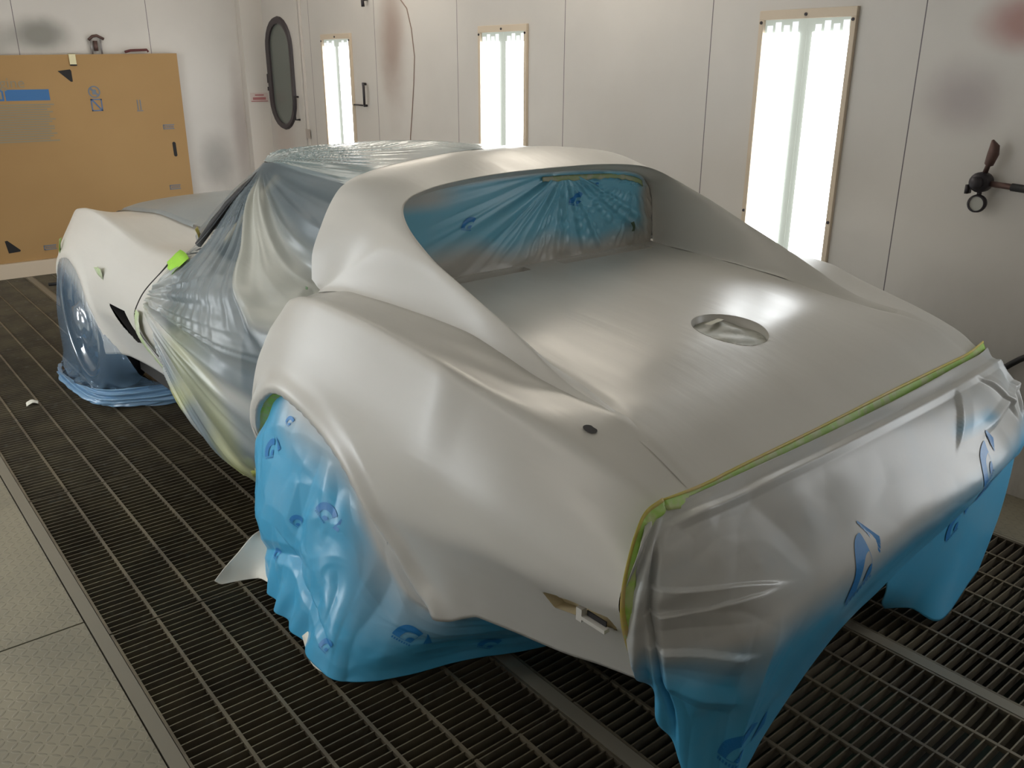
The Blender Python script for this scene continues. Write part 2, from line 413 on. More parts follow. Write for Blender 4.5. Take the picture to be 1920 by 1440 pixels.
M_hipE = mat('hip_tubes', (1, 1, 1), .4, emit=(1., .90, .76), es=HIP_E)
M_hipL = mat('hip_tubes_left', (1, 1, 1), .4, emit=(1., .93, .84), es=HIP_E*.5)
for (sd, yc) in ((1, 3.12), (1, 5.05), (-1, 1.6), (-1, 3.5), (-1, 5.4)):
    xc = XR-.16 if sd > 0 else XL+.16
    root = empty('corner_light', (xc, yc, 2.22)); root.rotation_euler = (0, sd*math.radians(52), 0)
    b = MB(); b.box((-.16, -.62, 0), (.16, .62, .06)); b.build('housing', M_white, root)
    b = MB(); b.box((-.13, -.60, -.006), (.13, .60, -.001)); b.build('lit_glass', M_hipE if sd > 0 else M_hipL, root)
    tag(root, 'slanted light high in the %s corner of the booth, above the picture' % ('right' if sd > 0 else 'left'), 'light fixture', 'slanted corner lights')

# ------------------------------------------------------------ door with oval window, wall bits
root = empty('door_1', (XR, 6.83, 0)); root['kind'] = 'structure'
b = MB(); b.box((-.012, -.33, .02), (0, .30, ZC-.3)); b.build('door_leaf', M_wallR, root, bevel=.003)
def stadium(cy_, cz, hw, hh, n=12):
    P = []
    for (sg, c) in ((1, cz+hh-hw), (-1, cz-hh+hw)):
        for i in range(n+1):
            a = math.pi*i/n; P.append((cy_+sg*hw*math.cos(a), c+sg*hw*math.sin(a)))
    return P
def plate2d(P, x0, x1, m, name, parent, flip=False):
    n = len(P); b = MB(); V = [(x0, p[0], p[1]) for p in P]+[(x1, p[0], p[1]) for p in P]
    b.add(V, [tuple(range(n)), tuple(range(2*n-1, n-1, -1))]+[(i, (i+1) % n, n+(i+1) % n, n+i) for i in range(n)]); return b.build(name, m, parent)
outer = stadium(.02, 1.40, .235, .425); inner = stadium(.005, 1.395, .178, .375)
n = len(outer); b = MB()
V = [(-.013, p[0], p[1]) for p in outer]+[(-.030, p[0], p[1]) for p in stadium(.02, 1.40, .225, .415)]+[(-.030, p[0], p[1]) for p in inner]+[(-.014, p[0], p[1]) for p in inner]
F = []
for q in range(3):
    for i in range(n): F.append((q*n+i, q*n+(i+1) % n, (q+1)*n+(i+1) % n, (q+1)*n+i))
b.add(V, F); b.build('window_gasket', mat('rubber_gasket', (.05, .04, .045), .5), root)
plate2d(inner, -.016, -.0145, mat('door_glass', (.13, .145, .13), .12), 'window_pane', root)
b = MB(); b.tube([(-.012, -.245, 1.235), (-.05, -.245, 1.235), (-.055, -.245, 1.14), (-.05, -.245, 1.065), (-.012, -.245, 1.065)], .008, 8)
b.build('door_handle', M_iron, root, True)
b = MB(); b.box((-.02, .268, 1.33), (0, .285, 1.40)); b.box((-.02, .27, 1.27), (0, .29, 1.30)); b.build('door_latch', M_iron, root)
b = MB(); b.box((-.014, -.40, .93), (-.011, -.33, 1.0)); b.build('label_patch', mat('worn_label', (.42, .37, .33), .6), root)
b = MB(); b.box((-.006, -.375, 0), (0, -.345, ZC-.3)); b.build('door_frame', M_white, root)
# curved seam of the roll edge on the right wall
b = MB(); pts = [(5.16, 2.0), (5.09, 1.87), (5.0, 1.80), (4.955, 1.68), (4.93, 1.52), (4.95, 1.35), (4.98, 1.18), (5.01, 1.03), (5.03, .8), (5.04, .4)]
b.tube([(XR-.001, p[0], p[1]) for p in pts], .004, 6); b.build('trim_7', mat('seam_grime', (.22, .15, .12), .7), kind='structure')
# pull handle with rod beside the far light
root = empty('pull_handle', (XR, 5.52, 1.2))
b = MB(); b.tube([(-.005, .03, .145), (-.03, .025, .148), (-.04, .0, .13), (-.04, 0, .02), (-.03, .02, .004), (-.005, .03, .004)], .009, 8); b.build('grip', M_iron, root, True)
b = MB(); b.tube([(-.012, .02, .004), (-.012, .21, .006)], .005, 8); b.build('rod', M_iron, root, True)
tag(root, 'dark steel pull handle with a thin rod, right of the narrowest wall light', 'handle')
b = MB(); b.tube([(XR-.005, 5.475, 1.88), (XR-.04, 5.475, 1.87), (XR-.04, 5.47, 1.83)], .012, 8)
o = b.build('wall_hook', M_iron, None, True, origin=(XR, 5.475, 1.83)); tag(o, 'small dark hook high on the wall at the top edge of the photo', 'hook')
# sticker on the corner post
root = empty('warning_sticker', (3.10, 7.118, 1.22)); b = MB(); b.box((-.075, -.001, -.035), (.075, 0, .035)); b.build('backing', mat('faded_sticker', (.62, .52, .48), .6), root)
b = MB(); b.box((-.055, -.003, -.02), (.055, -.001, .0)); b.box((-.07, -.003, -.034), (.07, -.001, -.028)); b.box((-.035, -.003, .012), (.04, -.001, .022)); b.build('print', mat('red_print', (.42, .16, .16), .6), root)
tag(root, 'small faded sticker with red print on the white corner post', 'sticker')
# air regulator on the right wall
root = empty('air_regulator', (XR, 1.345, 1.085)); D = -.05
b = MB(); b.lathe([(.0001, -.03), (.03, -.028), (.034, -.015), (.034, .015), (.03, .028), (.0001, .03)], (D, 0, .01), 'x', 20)
b.lathe([(.02, 0), (.022, -.01), (.018, -.022), (.0001, -.024)], (D-.028, 0, .01), 'x', 16); b.box((D-.03, .028, -.03), (D, .038, .0)); b.build('body', M_iron, root, True)
b = MB(); b.tube([(D, -.004, .03), (D, -.012, .065), (D, -.014, .07), (D, -.022, .105), (D-.005, -.024, .13), (D-.004, -.014, .15)], [.009, .008, .015, .019, .016, .004], 10); b.build('filter_bowl', M_brass, root, True)
b = MB(); b.lathe([(.024, -.012), (.030, -.012), (.031, 0), (.028, .012)], (D, 0, -.062), 'x', 24); b.tube([(D, 0, -.035), (D, 0, -.02)], .008, 8); b.build('gauge_case', M_iron, root, True)
b = MB(); b.lathe([(.0001, -.006), (.025, -.006)], (D, 0, -.062), 'x', 24); b.build('gauge_face', mat('gauge_face', (.42, .42, .38), .3), root)
b = MB(); b.tube([(D, -.02, .008), (D, -.16, .0)], .010, 10); b.build('fitting', M_brass, root, True)
b = MB(); b.tube([(D, -.10, .003), (D, -.35, -.01), (D, -.8, -.02), (D, -1.6, -.02)], .013, 10); b.build('air_line', M_black, root, True)
b = MB(); b.tube([(0, 0, .01), (D, 0, .01)], .012, 8); b.build('bracket', M_iron, root, True)
tag(root, 'dark air regulator with round gauge on the right wall', 'regulator')
b = MB(); pts = [(1.25, .41), (1.19, .44), (1.1, .525), (.9, .66), (.6, .8), (.2, .95), (-.6, 1.06)]
P = cat1(np.array([(XR-.03, p[0], p[1]) for p in pts]), np.linspace(0, 1, 30)); b.tube(list(P), .011, 10)
b.tube([(XR-.03, 1.25, .41), (XR-.03, 1.45, .2), (XR-.03, 1.5, .012)], .011, 10)
o = b.build('air_hose', M_black, None, True, origin=(XR-.03, 1.5, .01)); tag(o, 'dark air hose sagging along the right wall behind the tail', 'hose')

# ------------------------------------------------------------ cardboard sheet leaning on the far wall
YC = 7.16
root = empty('cardboard_sheet', (1.7, YC, .108))
def cbox(name, pts, m, d=.001, th=.0012, par=root):
    b = MB(); n = len(pts); y0 = -.0125-d; V = [(p[0]-1.7, y0, p[1]-.108) for p in pts]+[(p[0]-1.7, y0+th, p[1]-.108) for p in pts]
    b.add(V, [tuple(range(n)), tuple(range(2*n-1, n-1, -1))]+[(i, (i+1) % n, n+(i+1) % n, n+i) for i in range(n)]); return b.build(name, m, par)
b = MB(); P = [(-.3, .110), (2.478, .110), (2.481, 1.55), (-.3, 1.495)]
V = [(p[0]-1.7, -.0115, p[1]-.108) for p in P]+[(p[0]-1.7, .0115, p[1]-.108) for p in P]
b.add(V, [(0, 1, 2, 3), (7, 6, 5, 4)]+[(i, (i+1) % 4, 4+(i+1) % 4, 4+i) for i in range(4)]); b.build('sheet', M_card, root)
cbox('cutout', [(1.622, 1.424), (1.705, 1.435), (1.712, 1.425), (1.712, 1.352), (1.70, 1.35)], M_dark)
cbox('cutout', [(1.083, 1.0-.73), (1.10, .272), (1.175, .195), (1.17, .185), (1.095, .18)], M_dark)
hp = [(p[0]+.0, p[1]) for p in stadium(2.376, .845, .013, .056)]
cbox('hand_hole', [(2.376+(q[0]-2.376)+(.845-q[1])*.03, q[1]) for q in hp], M_dark)
def rect(x0, z0, x1, z1): return [(x0, z0), (x1, z0), (x1, z1), (x0, z1)]
def text(body, size, loc, m, parent, name='lettering', rot=(math.pi/2, 0, 0), ext=.0006, sx=1.):
    c = bpy.data.curves.new(name, 'FONT'); c.body = body; c.size = size; c.extrude = ext
    to = bpy.data.objects.new(name+'_c', c); COL.objects.link(to); dg = bpy.context.evaluated_depsgraph_get()
    me = bpy.data.meshes.new_from_object(to.evaluated_get(dg)); bpy.data.objects.remove(to); 
    o = link(name, me, m, parent); o.location = loc; o.rotation_euler = rot; o.scale = (sx, 1, 1); return o
text('Engine', .098, (1.14-1.7, -.0135, 1.315-.108), M_inkf, root)
cbox('printed_band', rect(1.262, 1.228, 1.543, 1.302), M_blueink)
cbox('printed_band', rect(1.10, 1.228, 1.252, 1.302), M_blueink)
cbox('logo_mark', rect(1.218, 1.240, 1.240, 1.290), M_inkf, d=.0025)
for i in range(16):
    z = 1.205-i*.0165; cbox('printed_text', rect(1.13, z-.0105, 1.562-.02*(i % 3)-(.005*(i % 5)), z), M_inkf)
def ring(cx, cz, ro, ri, n=28):
    b = MB(); V = []
    for r in (ro, ri):
        for i in range(n): a = 2*math.pi*i/n; V.append((cx-1.7+r*math.cos(a), -.0135, cz-.108+r*math.sin(a)))
    b.add(V, [(i, (i+1) % n, n+(i+1) % n, n+i) for i in range(n)]); return b
b = ring(1.845, 1.280, .042, .033); c_, s_ = .707, .707
b.add([(1.845-1.7+c_*(-.036)-.005, -.0138, 1.28-.108+.036*s_-.005), (1.845-1.7+c_*(-.036)+.005, -.0138, 1.28-.108+.036*s_+.005), (1.845-1.7+.026+.005, -.0138, 1.28-.108-.026+.005), (1.845-1.7+.026-.005, -.0138, 1.28-.108-.026-.005)], [(0, 1, 2, 3)])
b.add([(1.845-1.7-.014, -.0137, 1.28-.108-.018), (1.845-1.7+.014, -.0137, 1.28-.108-.018), (1.845-1.7+.014, -.0137, 1.28-.108+.016), (1.845-1.7-.014, -.0137, 1.28-.108+.016)], [(0, 1, 2, 3)])
b.build('warning_symbol', M_ink, root)
b = MB()
for (x0, z0, x1, z1) in ((1.812, 1.145, 1.889, 1.153), (1.812, 1.223, 1.889, 1.231), (1.812, 1.145, 1.820, 1.231), (1.881, 1.145, 1.889, 1.231)):
    b.box((x0-1.7, -.0138, z0-.108), (x1-1.7, -.012, z1-.108))
b.add([(1.815-1.7, -.0138, 1.224-.108), (1.825-1.7, -.0138, 1.229-.108), (1.886-1.7, -.0138, 1.155-.108), (1.878-1.7, -.0138, 1.148-.108)], [(0, 1, 2, 3)])
b.build('handling_symbol', mat('blue_symbol_ink', (.10, .17, .32), .7), root)
b = MB()
for x in (2.137, 2.158): b.box((x-1.7, -.0138, 1.145-.108), (x+.007-1.7, -.012, 1.219-.108))
b.box((2.130-1.7, -.0138, 1.136-.108), (2.176-1.7, -.012, 1.142-.108)); b.build('up_arrows_symbol', M_ink, root)
for (x, z) in ((2.352, 1.015), (2.343, .556), (1.372, .192)):
    b = MB(); b.box((x-.042-1.7, -.0138, z+.011-.108), (x+.042-1.7, -.012, z+.018-.108)); b.box((x-.042-1.7, -.0138, z-.018-.108), (x+.042-1.7, -.012, z-.011-.108))
    b.box((x-.044-1.7, -.0138, z-.018-.108), (x-.036-1.7, -.012, z+.018-.108))
    for q in range(5): b.box((x-.028+q*.014-1.7, -.0138, z-.006-.108), (x-.020+q*.014-1.7, -.012, z+.006-.108))
    b.build('printed_mark', M_ink, root)
tag(root, 'large brown cardboard sheet with blue print leaning on the far wall', 'cardboard')
b = MB(); b.box((-.022, -.003, -.036), (.022, 0, .036)); b.box((-.022, -.003, .033), (.022, .03, .036)); b.box((-.022, -.004, -.046), (.024, -.001, -.037), 1)
o = b.build('masking_tape_piece', [mat('cream_tape', (.72, .66, .42), .5), M_dark]); o.location = (1.733, YC-.0145, 1.505)
tag(o, 'short piece of cream tape over the top edge of the cardboard', 'tape')
root = empty('wall_spout', (1.92, YF, 1.56)); b = MB()
for x in (-.035, .03): b.tube([(x, -.02, -.02), (x, -.02, .08)], .006, 8)
b.build('legs', mat('grey_metal', (.32, .30, .30), .4, .6), root, True)
b = MB(); b.tube([(-.05, -.02, .075), (-.02, -.02, .10), (.01, -.02, .105), (.055, -.02, .082)], .010, 8); b.box((-.02, -.03, 0), (.005, -.01, .07)); b.build('bar', M_brass, root, True)
tag(root, 'small metal bracket showing above the cardboard edge', 'bracket')
b = MB(); b.tube([(2.10, YC-.02, 1.556), (2.14, YC-.02, 1.566), (2.26, YC-.02, 1.572), (2.268, YC-.02, 1.558)], .009, 8)
o = b.build('red_strap', mat('dark_red', (.10, .02, .02), .6), None, True, origin=(2.18, YC, 1.556)); tag(o, 'dark red strap lying on the top edge of the cardboard', 'strap')
b = MB(); b.tube([(1.235, 6.72, .01), (1.32, 6.70, .012), (1.60, 6.50, .012), (1.9, 6.4, .012)], .011, 8)
o = b.build('cable', M_black, None, True, origin=(1.235, 6.72, .004)); tag(o, 'short black cable lying on the grating in front of the car', 'cable')

# ------------------------------------------------------------ the car (car space: x right, y forward from the rear axle, z up)
TX, TY, CYAW = 1.796627, 1.824476, -0.0276256
car = empty('car', (TX, TY, 0), -CYAW)
tag(car, 'low sports car in pale grey primer, wheels and glass masked off', 'car')
cM = Matrix.Translation((TX, TY, 0)) @ Matrix.Rotation(-CYAW, 4, 'Z')
zb = curve([(-.88, .335), (-.775, .316), (-.669, .293), (-.559, .283), (-.447, .28), (-.41, .262), (-.35, .228), (-.30, .222), (.545, .21), (.7, .20), (1.1, .21), (1.4, .28), (1.6, .297), (2.1, .275), (2.2, .26), (2.85, .26), (3.05, .33)])
wb = curve([(-.88, .742), (-.775, .752), (-.67, .763), (-.56, .78), (-.45, .808), (-.35, .825), (.54, .81), (.8, .77), (1.4, .765), (2.0, .775), (2.2, .82), (2.85, .80), (3.05, .62)])
zk = curve([(-.88, .545), (-.82, .533), (-.69, .52), (-.56, .513), (-.38, .486), (-.245, .474), (.5, .46), (1., .46), (2., .47), (3.05, .5)])
wk = curve([(-.88, .838), (-.82, .843), (-.69, .856), (-.56, .867), (-.38, .876), (-.245, .883), (.2, .885), (.5, .868), (.8, .83), (1.3, .82), (1.9, .835), (2.5, .85), (2.8, .82), (3.05, .66)])
wc = curve([(-.88, .714), (-.825, .724), (-.71, .74), (-.573, .76), (-.423, .782), (-.306, .799), (.3, .80), (.56, .785), (.9, .765), (1.3, .75), (1.55, .735), (2.6, .73), (2.8, .70), (3.05, .58)])
zc = curve([(-.88, .708), (-.825, .734), (-.71, .765), (-.573, .799), (-.423, .832), (-.306, .861), (-.171, .876), (0, .892), (.219, .898), (.318, .888), (.396, .873), (.56, .85), (.9, .835), (1.3, .825), (1.51, .805), (1.754, .791), (2.063, .83), (2.409, .862), (2.533, .857), (2.608, .848), (2.8, .81), (3.05, .70)])
wv = curve([(-.88, .615), (-.74, .612), (-.55, .616), (-.436, .622), (-.3, .63), (0, .645), (.5, .67), (.6, .69), (1.2, .68), (1.5, .56), (1.83, .50), (2.5, .50), (3.05, .45)])
zv = curve([(-.88, .713), (-.74, .775), (-.653, .797), (-.55, .801), (-.436, .815), (-.314, .845), (-.183, .870), (-.037, .877), (.121, .879), (.285, .879), (.45, .855), (.56, .845), (.9, .84), (1.2, .84), (1.5, .83), (1.83, .828), (2.2, .836), (2.47, .817), (2.8, .78), (3.05, .68)])
arch_r = curve([(-.305, .215), (-.292, .242), (-.262, .26), (-.225, .299), (-.19, .357), (-.147, .406), (-.102, .467), (-.055, .517), (.004, .555), (.088, .590), (.201, .617), (.299, .625), (.375, .611), (.44, .575), (.49, .53), (.522, .47), (.536, .38), (.542, .20)])
arch_f = curve([(2.185, .24), (2.195, .33), (2.23, .45), (2.32, .577), (2.42, .62), (2.52, .637), (2.62, .62), (2.72, .577), (2.80, .48), (2.84, .36), (2.85, .24)])
AR = np.array([(y, arch_r(y)) for y in np.concatenate([np.linspace(-.3, -.1, 40), np.linspace(-.1, .5, 50), np.linspace(.5, .542, 30)])])
AF = np.array([(y, arch_f(y)) for y in np.linspace(2.186, 2.849, 90)])
def side_poly(y):
    """Dense (w, z) outline from the sill up to the fender crest, and from there to the valley."""
    a = np.array([wb(y), zb(y)]); k = np.array([wk(y), zk(y)]); c = np.array([wc(y), zc(y)]); v = np.array([wv(y), zv(y)])
    h = c[1]-k[1]; t = np.linspace(0, 1, 60)[:, None]
    lo = (1-t)*a+t*k+np.array([.006, 0])*(4*t*(1-t))*(-1)
    c1 = k+np.array([.012, .45*h]); c2 = c+np.array([.045, -.28*h])
    up = (1-t)**3*k+3*(1-t)**2*t*c1+3*(1-t)*t*t*c2+t**3*c
    tp = (1-t)*c+t*v+np.array([0, -.014*float(sm(-.62, -.3, y)) if y < 1.4 else -.012])*(4*t*(1-t))
    D = np.vstack([lo, up[1:], tp[1:]])
    s = np.concatenate([[0], np.cumsum(np.linalg.norm(np.diff(D, axis=0), axis=1))])
    n = int(s[-1]/.004)+2; ss = np.linspace(0, s[-1], n); E = np.stack([np.interp(ss, s, D[:, 0]), np.interp(ss, s, D[:, 1])], 1)
    sig = float(np.interp(y, [-.86, -.55, 1.2, 1.5, 1.9, 2.1, 2.8], [.007, .016, .016, .034, .026, .010, .014]))/.004; m = int(3*sig); ker = np.exp(-.5*(np.arange(-m, m+1)/sig)**2); ker /= ker.sum()
    Ep = np.vstack([2*E[0]-E[m:0:-1], E, 2*E[-1]-E[-2:-m-2:-1]])
    G = np.stack([np.convolve(Ep[:, 0], ker, 'valid'), np.convolve(Ep[:, 1], ker, 'valid')], 1)
    return G, ss, s[59+59]
def flare(y, z, A, amt):
    d = np.sqrt(((A-np.array([y, z]))**2).sum(1)).min(); return amt*math.exp(-((d-.022)/.030)**2)
def side_grid(ys, arch, A, amt, NS=56, NT_=14, edge=None):
    R = []
    lo, hi = (A[0, 0], A[-1, 0]) if A is not None else (9, 9)
    for y in ys:
        G, ss, sc_ = side_poly(y); z0 = zb(y)
        if A is not None and lo < y < hi: z0 = max(z0, float(arch(y)))
        kk = np.where(G[:, 1] >= z0)[0][0]
        s0 = 0 if kk == 0 else np.interp(z0, [G[kk-1, 1], G[kk, 1]], [ss[kk-1], ss[kk]])
        sv = np.concatenate([np.linspace(s0, sc_, NS), np.linspace(sc_, ss[-1], NT_)[1:]])
        w_ = np.interp(sv, ss, G[:, 0]); z_ = np.interp(sv, ss, G[:, 1])
        row = []
        for q in range(len(sv)):
            ww = w_[q]
            if A is not None and lo-.12 < y < hi+.12 and q < NS: ww += flare(y, z_[q], A, amt)
            yy = y
            if edge is not None: yy = edge(y, z_[q], ww)
            row.append((-ww, yy, z_[q]))
        f0 = np.array(row[0]); fl = [f0+np.array([.045, 0, .0]), f0+np.array([.012, 0, -.003])]
        if A is not None and not (lo < y < hi): fl = [f0+np.array([.07, 0, .012]), f0+np.array([.02, 0, -.004])]
        l_ = np.array(row[-1]); R.append(np.vstack([fl, row, [l_+np.array([.035, 0, -.010+.004*float(sm(-.62, -.76, y))])]]))
    return np.array(R)
def qedge(y, z, w=.9):                     # door gap of the quarter panel leans with height
    tgt = np.interp(z, [.2, .40, .55, .66, .76, .85, .88], [.560, .563, .560, .528, .485, .42, .40]); s = np.clip((y-.30)/.27, 0, 1)
    if z > .8: tgt = tgt+.085*float(np.clip((.79-w)/.12, 0, 1))
    return y+s*s*(tgt-.57)
def tailshift(y, z):
    s = np.clip((-.60-y)/.25, 0, 1); t = np.interp(z, [.335, .45, .6, .72], [.0, -.010, -.008, .010]); return y+s*t
ysq = np.concatenate([np.linspace(-.884, -.32, 58)[:-1], np.linspace(-.32, -.18, 36)[:-1], np.linspace(-.18, .46, 70)[:-1], np.linspace(.46, .57, 34)])
Q = side_grid(ysq, arch_r, AR, .022, edge=lambda y, z, w: qedge(tailshift(y, z), z, w))
# holes --------------------------------------------------------------
def inside_poly(P, poly):
    """signed distance (negative inside) and nearest boundary point, 2D."""
    poly = np.asarray(poly); n = len(poly); best = None; bd = np.full(P.shape[:-1], 1e9); bp = np.zeros(P.shape); ins = np.zeros(P.shape[:-1], bool)
    for i in range(n):
        a, b = poly[i], poly[(i+1) % n]; ab = b-a; t = np.clip(((P-a)@ab)/(ab@ab), 0, 1)[..., None]; c = a+t*ab
        d = np.linalg.norm(P-c, axis=-1); m = d < bd; bd = np.where(m, d, bd); bp = np.where(m[..., None], c, bp)
        cond = ((a[1] > P[..., 1]) != (b[1] > P[..., 1])) & (P[..., 0] < (b[0]-a[0])*(P[..., 1]-a[1])/(b[1]-a[1]+1e-12)+a[0])
        ins ^= cond
    return np.where(ins, -bd, bd), bp
def cut_surf(name, P, polys, axes, mats, parent, mirror=False, flip=False):
    """grid surface with polygonal openings whose rims are snapped to the outlines; axes picks the plane."""
    P = P.copy(); a, b = P.shape[:2]; keep = np.ones((a-1, b-1), bool)
    for poly in polys:
        d, bp = inside_poly(P[..., axes], poly)
        fd = (d[:-1, :-1] < 0).astype(int)+(d[1:, :-1] < 0)+(d[:-1, 1:] < 0)+(d[1:, 1:] < 0)
        kill = fd >= 3; kill |= (fd == 2) & ((d[:-1, :-1]+d[1:, :-1]+d[:-1, 1:]+d[1:, 1:]) < 0)
        keep &= ~kill
        edge = np.zeros((a, b), bool)
        kv = np.zeros((a, b), int); tot = np.zeros((a, b), int)
        for di in (0, 1):
            for dj in (0, 1):
                kv[di:a-1+di, dj:b-1+dj] += kill; tot[di:a-1+di, dj:b-1+dj] += 1
        edge = (kv > 0) & (kv < tot)
        Q_ = P[..., axes]; Q_[edge] = bp[edge]; P[..., axes] = Q_
    F = grid_faces(a, b, 0, flip)[keep.ravel()]; V = P.reshape(-1, 3)
    if mirror: F = np.vstack([F, grid_faces(a, b, len(V), not flip)]); V = np.vstack([V, V*[-1, 1, 1]])
    me = bpy.data.meshes.new(name); me.from_pydata(V.tolist(), [], F.tolist()); me.update()
    bm = bmesh.new(); bm.from_mesh(me); bmesh.ops.delete(bm, geom=[v for v in bm.verts if not v.link_faces], context='VERTS'); bm.to_mesh(me); bm.free()
    return link(name, me, mats, parent, True)
mark = [(-.690, .487), (-.765, .503), (-.853, .505), (-.868, .474), (-.706, .447)]
mark = [(a, b) for a, b in mark]
quarter = cut_surf('quarter_panel', Q, [mark], [1, 2], M_primer, car, flip=True)
Qr = Q*[-1, 1, 1]; Qr[..., 1] += .032*sm(-.70, -.88, Qr[..., 1])*sm(.60, .70, Qr[..., 2])
surf('quarter_panel', Qr, M_primer, car, flip=False)
# marker recess
def wall_at(y, z):
    G, ss, _ = side_poly(y); m = G[:, 1] <= zc(y)-.02; return float(np.interp(z, G[m, 1], G[m, 0]))
b = MB(); n = len(mark); rim = [(-wall_at(p[0], p[1])-.0005, p[0], p[1]) for p in mark]; bot = [(-wall_at(p[0], p[1])+.028, p[0], p[1]) for p in mark]
b.add(rim+bot, [(i, (i+1) % n, n+(i+1) % n, n+i) for i in range(n)]+[tuple(n+i for i in range(n))]); rec = b.build('marker_lamp_recess', M_inner, car)
b = MB(); b.box((-.832, -.795, .466), (-.818, -.780, .494)); b.box((-.832, -.855, .472), (-.818, -.795, .480)); b.box((-.8225, -.85, .481), (-.820, -.80, .492), 1); b.build('lamp_bracket', [M_primer, M_dark], rec)
# sail panels and roof band ------------------------------------------------
TA = [0, .08, .14, .20, .26, .32, .38, .43, .47, .54, .62, .68, .72, .78, .86, .93, 1.0]
A_ = np.array([(.611, -.700, .7840), (.605, -.614, .800), (.602, -.53, .813), (.601, -.452, .838), (.60, -.366, .875), (.601, -.28, .91), (.603, -.19, .945), (.603, -.10, .979), (.604, -.045, 1.0), (.597, .04, 1.037), (.572, .144, 1.084), (.536, .197, 1.116), (.495, .211, 1.134), (.41, .21, 1.153), (.27, .205, 1.167), (.13, .20, 1.173), (0, .20, 1.174)])
TB = [0, .08, .14, .20, .27, .34, .41, .46, .50, .56, .62, .67, .72, .78, .86, .93, 1.0]
B_ = np.array([(.616, -.715, .7815), (.614, -.640, .797), (.616, -.55, .801), (.622, -.436, .815), (.63, -.314, .845), (.636, -.183, .870), (.645, -.02, .877), (.652, .14, .879), (.664, .30, .875), (.682, .480, .842), (.676, .477, .945), (.64, .462, 1.05), (.575, .460, 1.140), (.50, .46, 1.172), (.33, .46, 1.198), (.16, .46, 1.212), (0, .46, 1.216)])
cA = [curve(list(zip(TA, A_[:, i]))) for i in range(3)]; cB = [curve(list(zip(TB, B_[:, i]))) for i in range(3)]
tt = np.linspace(0, 1, 150); Ac = np.stack([c(tt) for c in cA], 1); Bc = np.stack([c(tt) for c in cB], 1)
vv = np.linspace(0, 1, 34)[None, :, None]
roofy = sm(.60, .76, tt)[:, None]
gap = np.linalg.norm(Ac-Bc, axis=1)[:, None]
Qc1 = Ac+np.hstack([.12*gap*(1-roofy)+.0*roofy, .30*(Bc[:, 1:2]-Ac[:, 1:2]), .015*gap*(1-roofy)+.05*gap*roofy])
Qc2 = Bc+np.hstack([-.10*gap*(1-roofy), .30*(Ac[:, 1:2]-Bc[:, 1:2]), .11*gap*(1-roofy)+.055*gap*roofy])
S = (1-vv)**3*Ac[:, None]+3*(1-vv)**2*vv*Qc1[:, None]+3*(1-vv)*vv**2*Qc2[:, None]+vv**3*Bc[:, None]
S = S*[-1, 1, 1]
# inner wall of the scoop: from the rim down to the deck / window frame
TG = [0, .08, .14, .20, .26, .32, .38, .43, .47, .54, .60, .66, .72, .78, .86, .93, 1.0]
G_ = np.array([(.590, -.715, .7690), (.560, -.614, .7840), (.550, -.53, .8015), (.545, -.452, .812), (.543, -.366, .825), (.545, -.28, .842), (.548, -.19, .848), (.552, -.09, .855), (.555, 0.0, .858), (.560, .14, .866), (.570, .266, .868), (.558, .274, 1.03), (.51, .28, 1.10), (.43, .28, 1.126), (.29, .282, 1.142), (.14, .284, 1.150), (0, .285, 1.152)])
cG = [curve(list(zip(TG, G_[:, i]))) for i in range(3)]; Gc = np.stack([c(tt) for c in cG], 1)
Bc[:, 2] -= .0045*sm(.50, .40, tt); S[..., 2] -= .0045*(vv**2)[..., 0]*sm(.50, .40, tt)[:, None]
dz = Ac[:, 2:3]-Gc[:, 2:3]; rf = sm(.58, .72, tt)[:, None]
K1 = Ac+np.hstack([-.022*(1-rf)*np.ones_like(dz), .035*rf, -.12*dz*(1-rf)-.006*rf])
K2 = Gc+np.hstack([.02*(1-rf)*np.ones_like(dz), -.035*rf, .10*dz*(1-rf)-.004*rf])
I = (1-vv)**3*Ac[:, None]+3*(1-vv)**2*vv*K1[:, None]+3*(1-vv)*vv**2*K2[:, None]+vv**3*Gc[:, None]
I = I*[-1, 1, 1]
SI = np.concatenate([I[:, ::-1], S[:, 1:]], 1)
surf('roof_and_sail_panels', SI, M_primer, car, flip=False, mirror=True)
# deck -----------------------------------------------------------------
wf = curve([(-.88, .618), (-.74, .617), (-.66, .59), (-.6, .572), (-.3, .556), (.28, .575)])
zf = curve([(-.88, .713), (-.74, .7745), (-.66, .7925), (-.60, .7975), (-.45, .8145), (-.258, .842), (-.036, .857), (.212, .868), (.29, .872)])
z0c = curve([(-.88, .712), (-.75, .762), (-.65, .790), (-.5, .824), (-.25, .846), (0, .860), (.29, .874)])
yd = np.linspace(-.878, .29, 146); xs = np.linspace(-1, 1, 153)
D = np.array([[(x*(wf(y)+.014), y, z0c(y)+(zf(y)-z0c(y))*abs(x)**2.2-.004*float(sm(.95, 1, abs(x)))) for x in xs] for y in yd])
D[..., 1] += .030*(D[..., 0]/.62*.5+.5)*sm(-.70, -.88, D[..., 1])
circ = [(.0+.100*math.cos(a), -.490+.100*math.sin(a)) for a in np.linspace(0, 2*math.pi, 49)[:-1]]
slots = [[(s*.07, .205), (s*.50, .205), (s*.50, .245), (s*.07, .245)] for s in (-1, 1)]
cut_surf('rear_deck', D, [circ]+slots, [0, 1], M_primer, car, flip=True)
for s in slots:
    s = [(p[0], p[1]) for p in s]; b = MB(); top = [(p[0], p[1], float(z0c(p[1]))+.0003) for p in s]; bo = [(p[0], p[1], float(z0c(p[1]))-.016) for p in s]
    b.add(top+bo, [(i, (i+1) % 4, 4+(i+1) % 4, 4+i) for i in range(4)]+[(4, 5, 6, 7)]); b.build('deck_vent', M_primer, car)
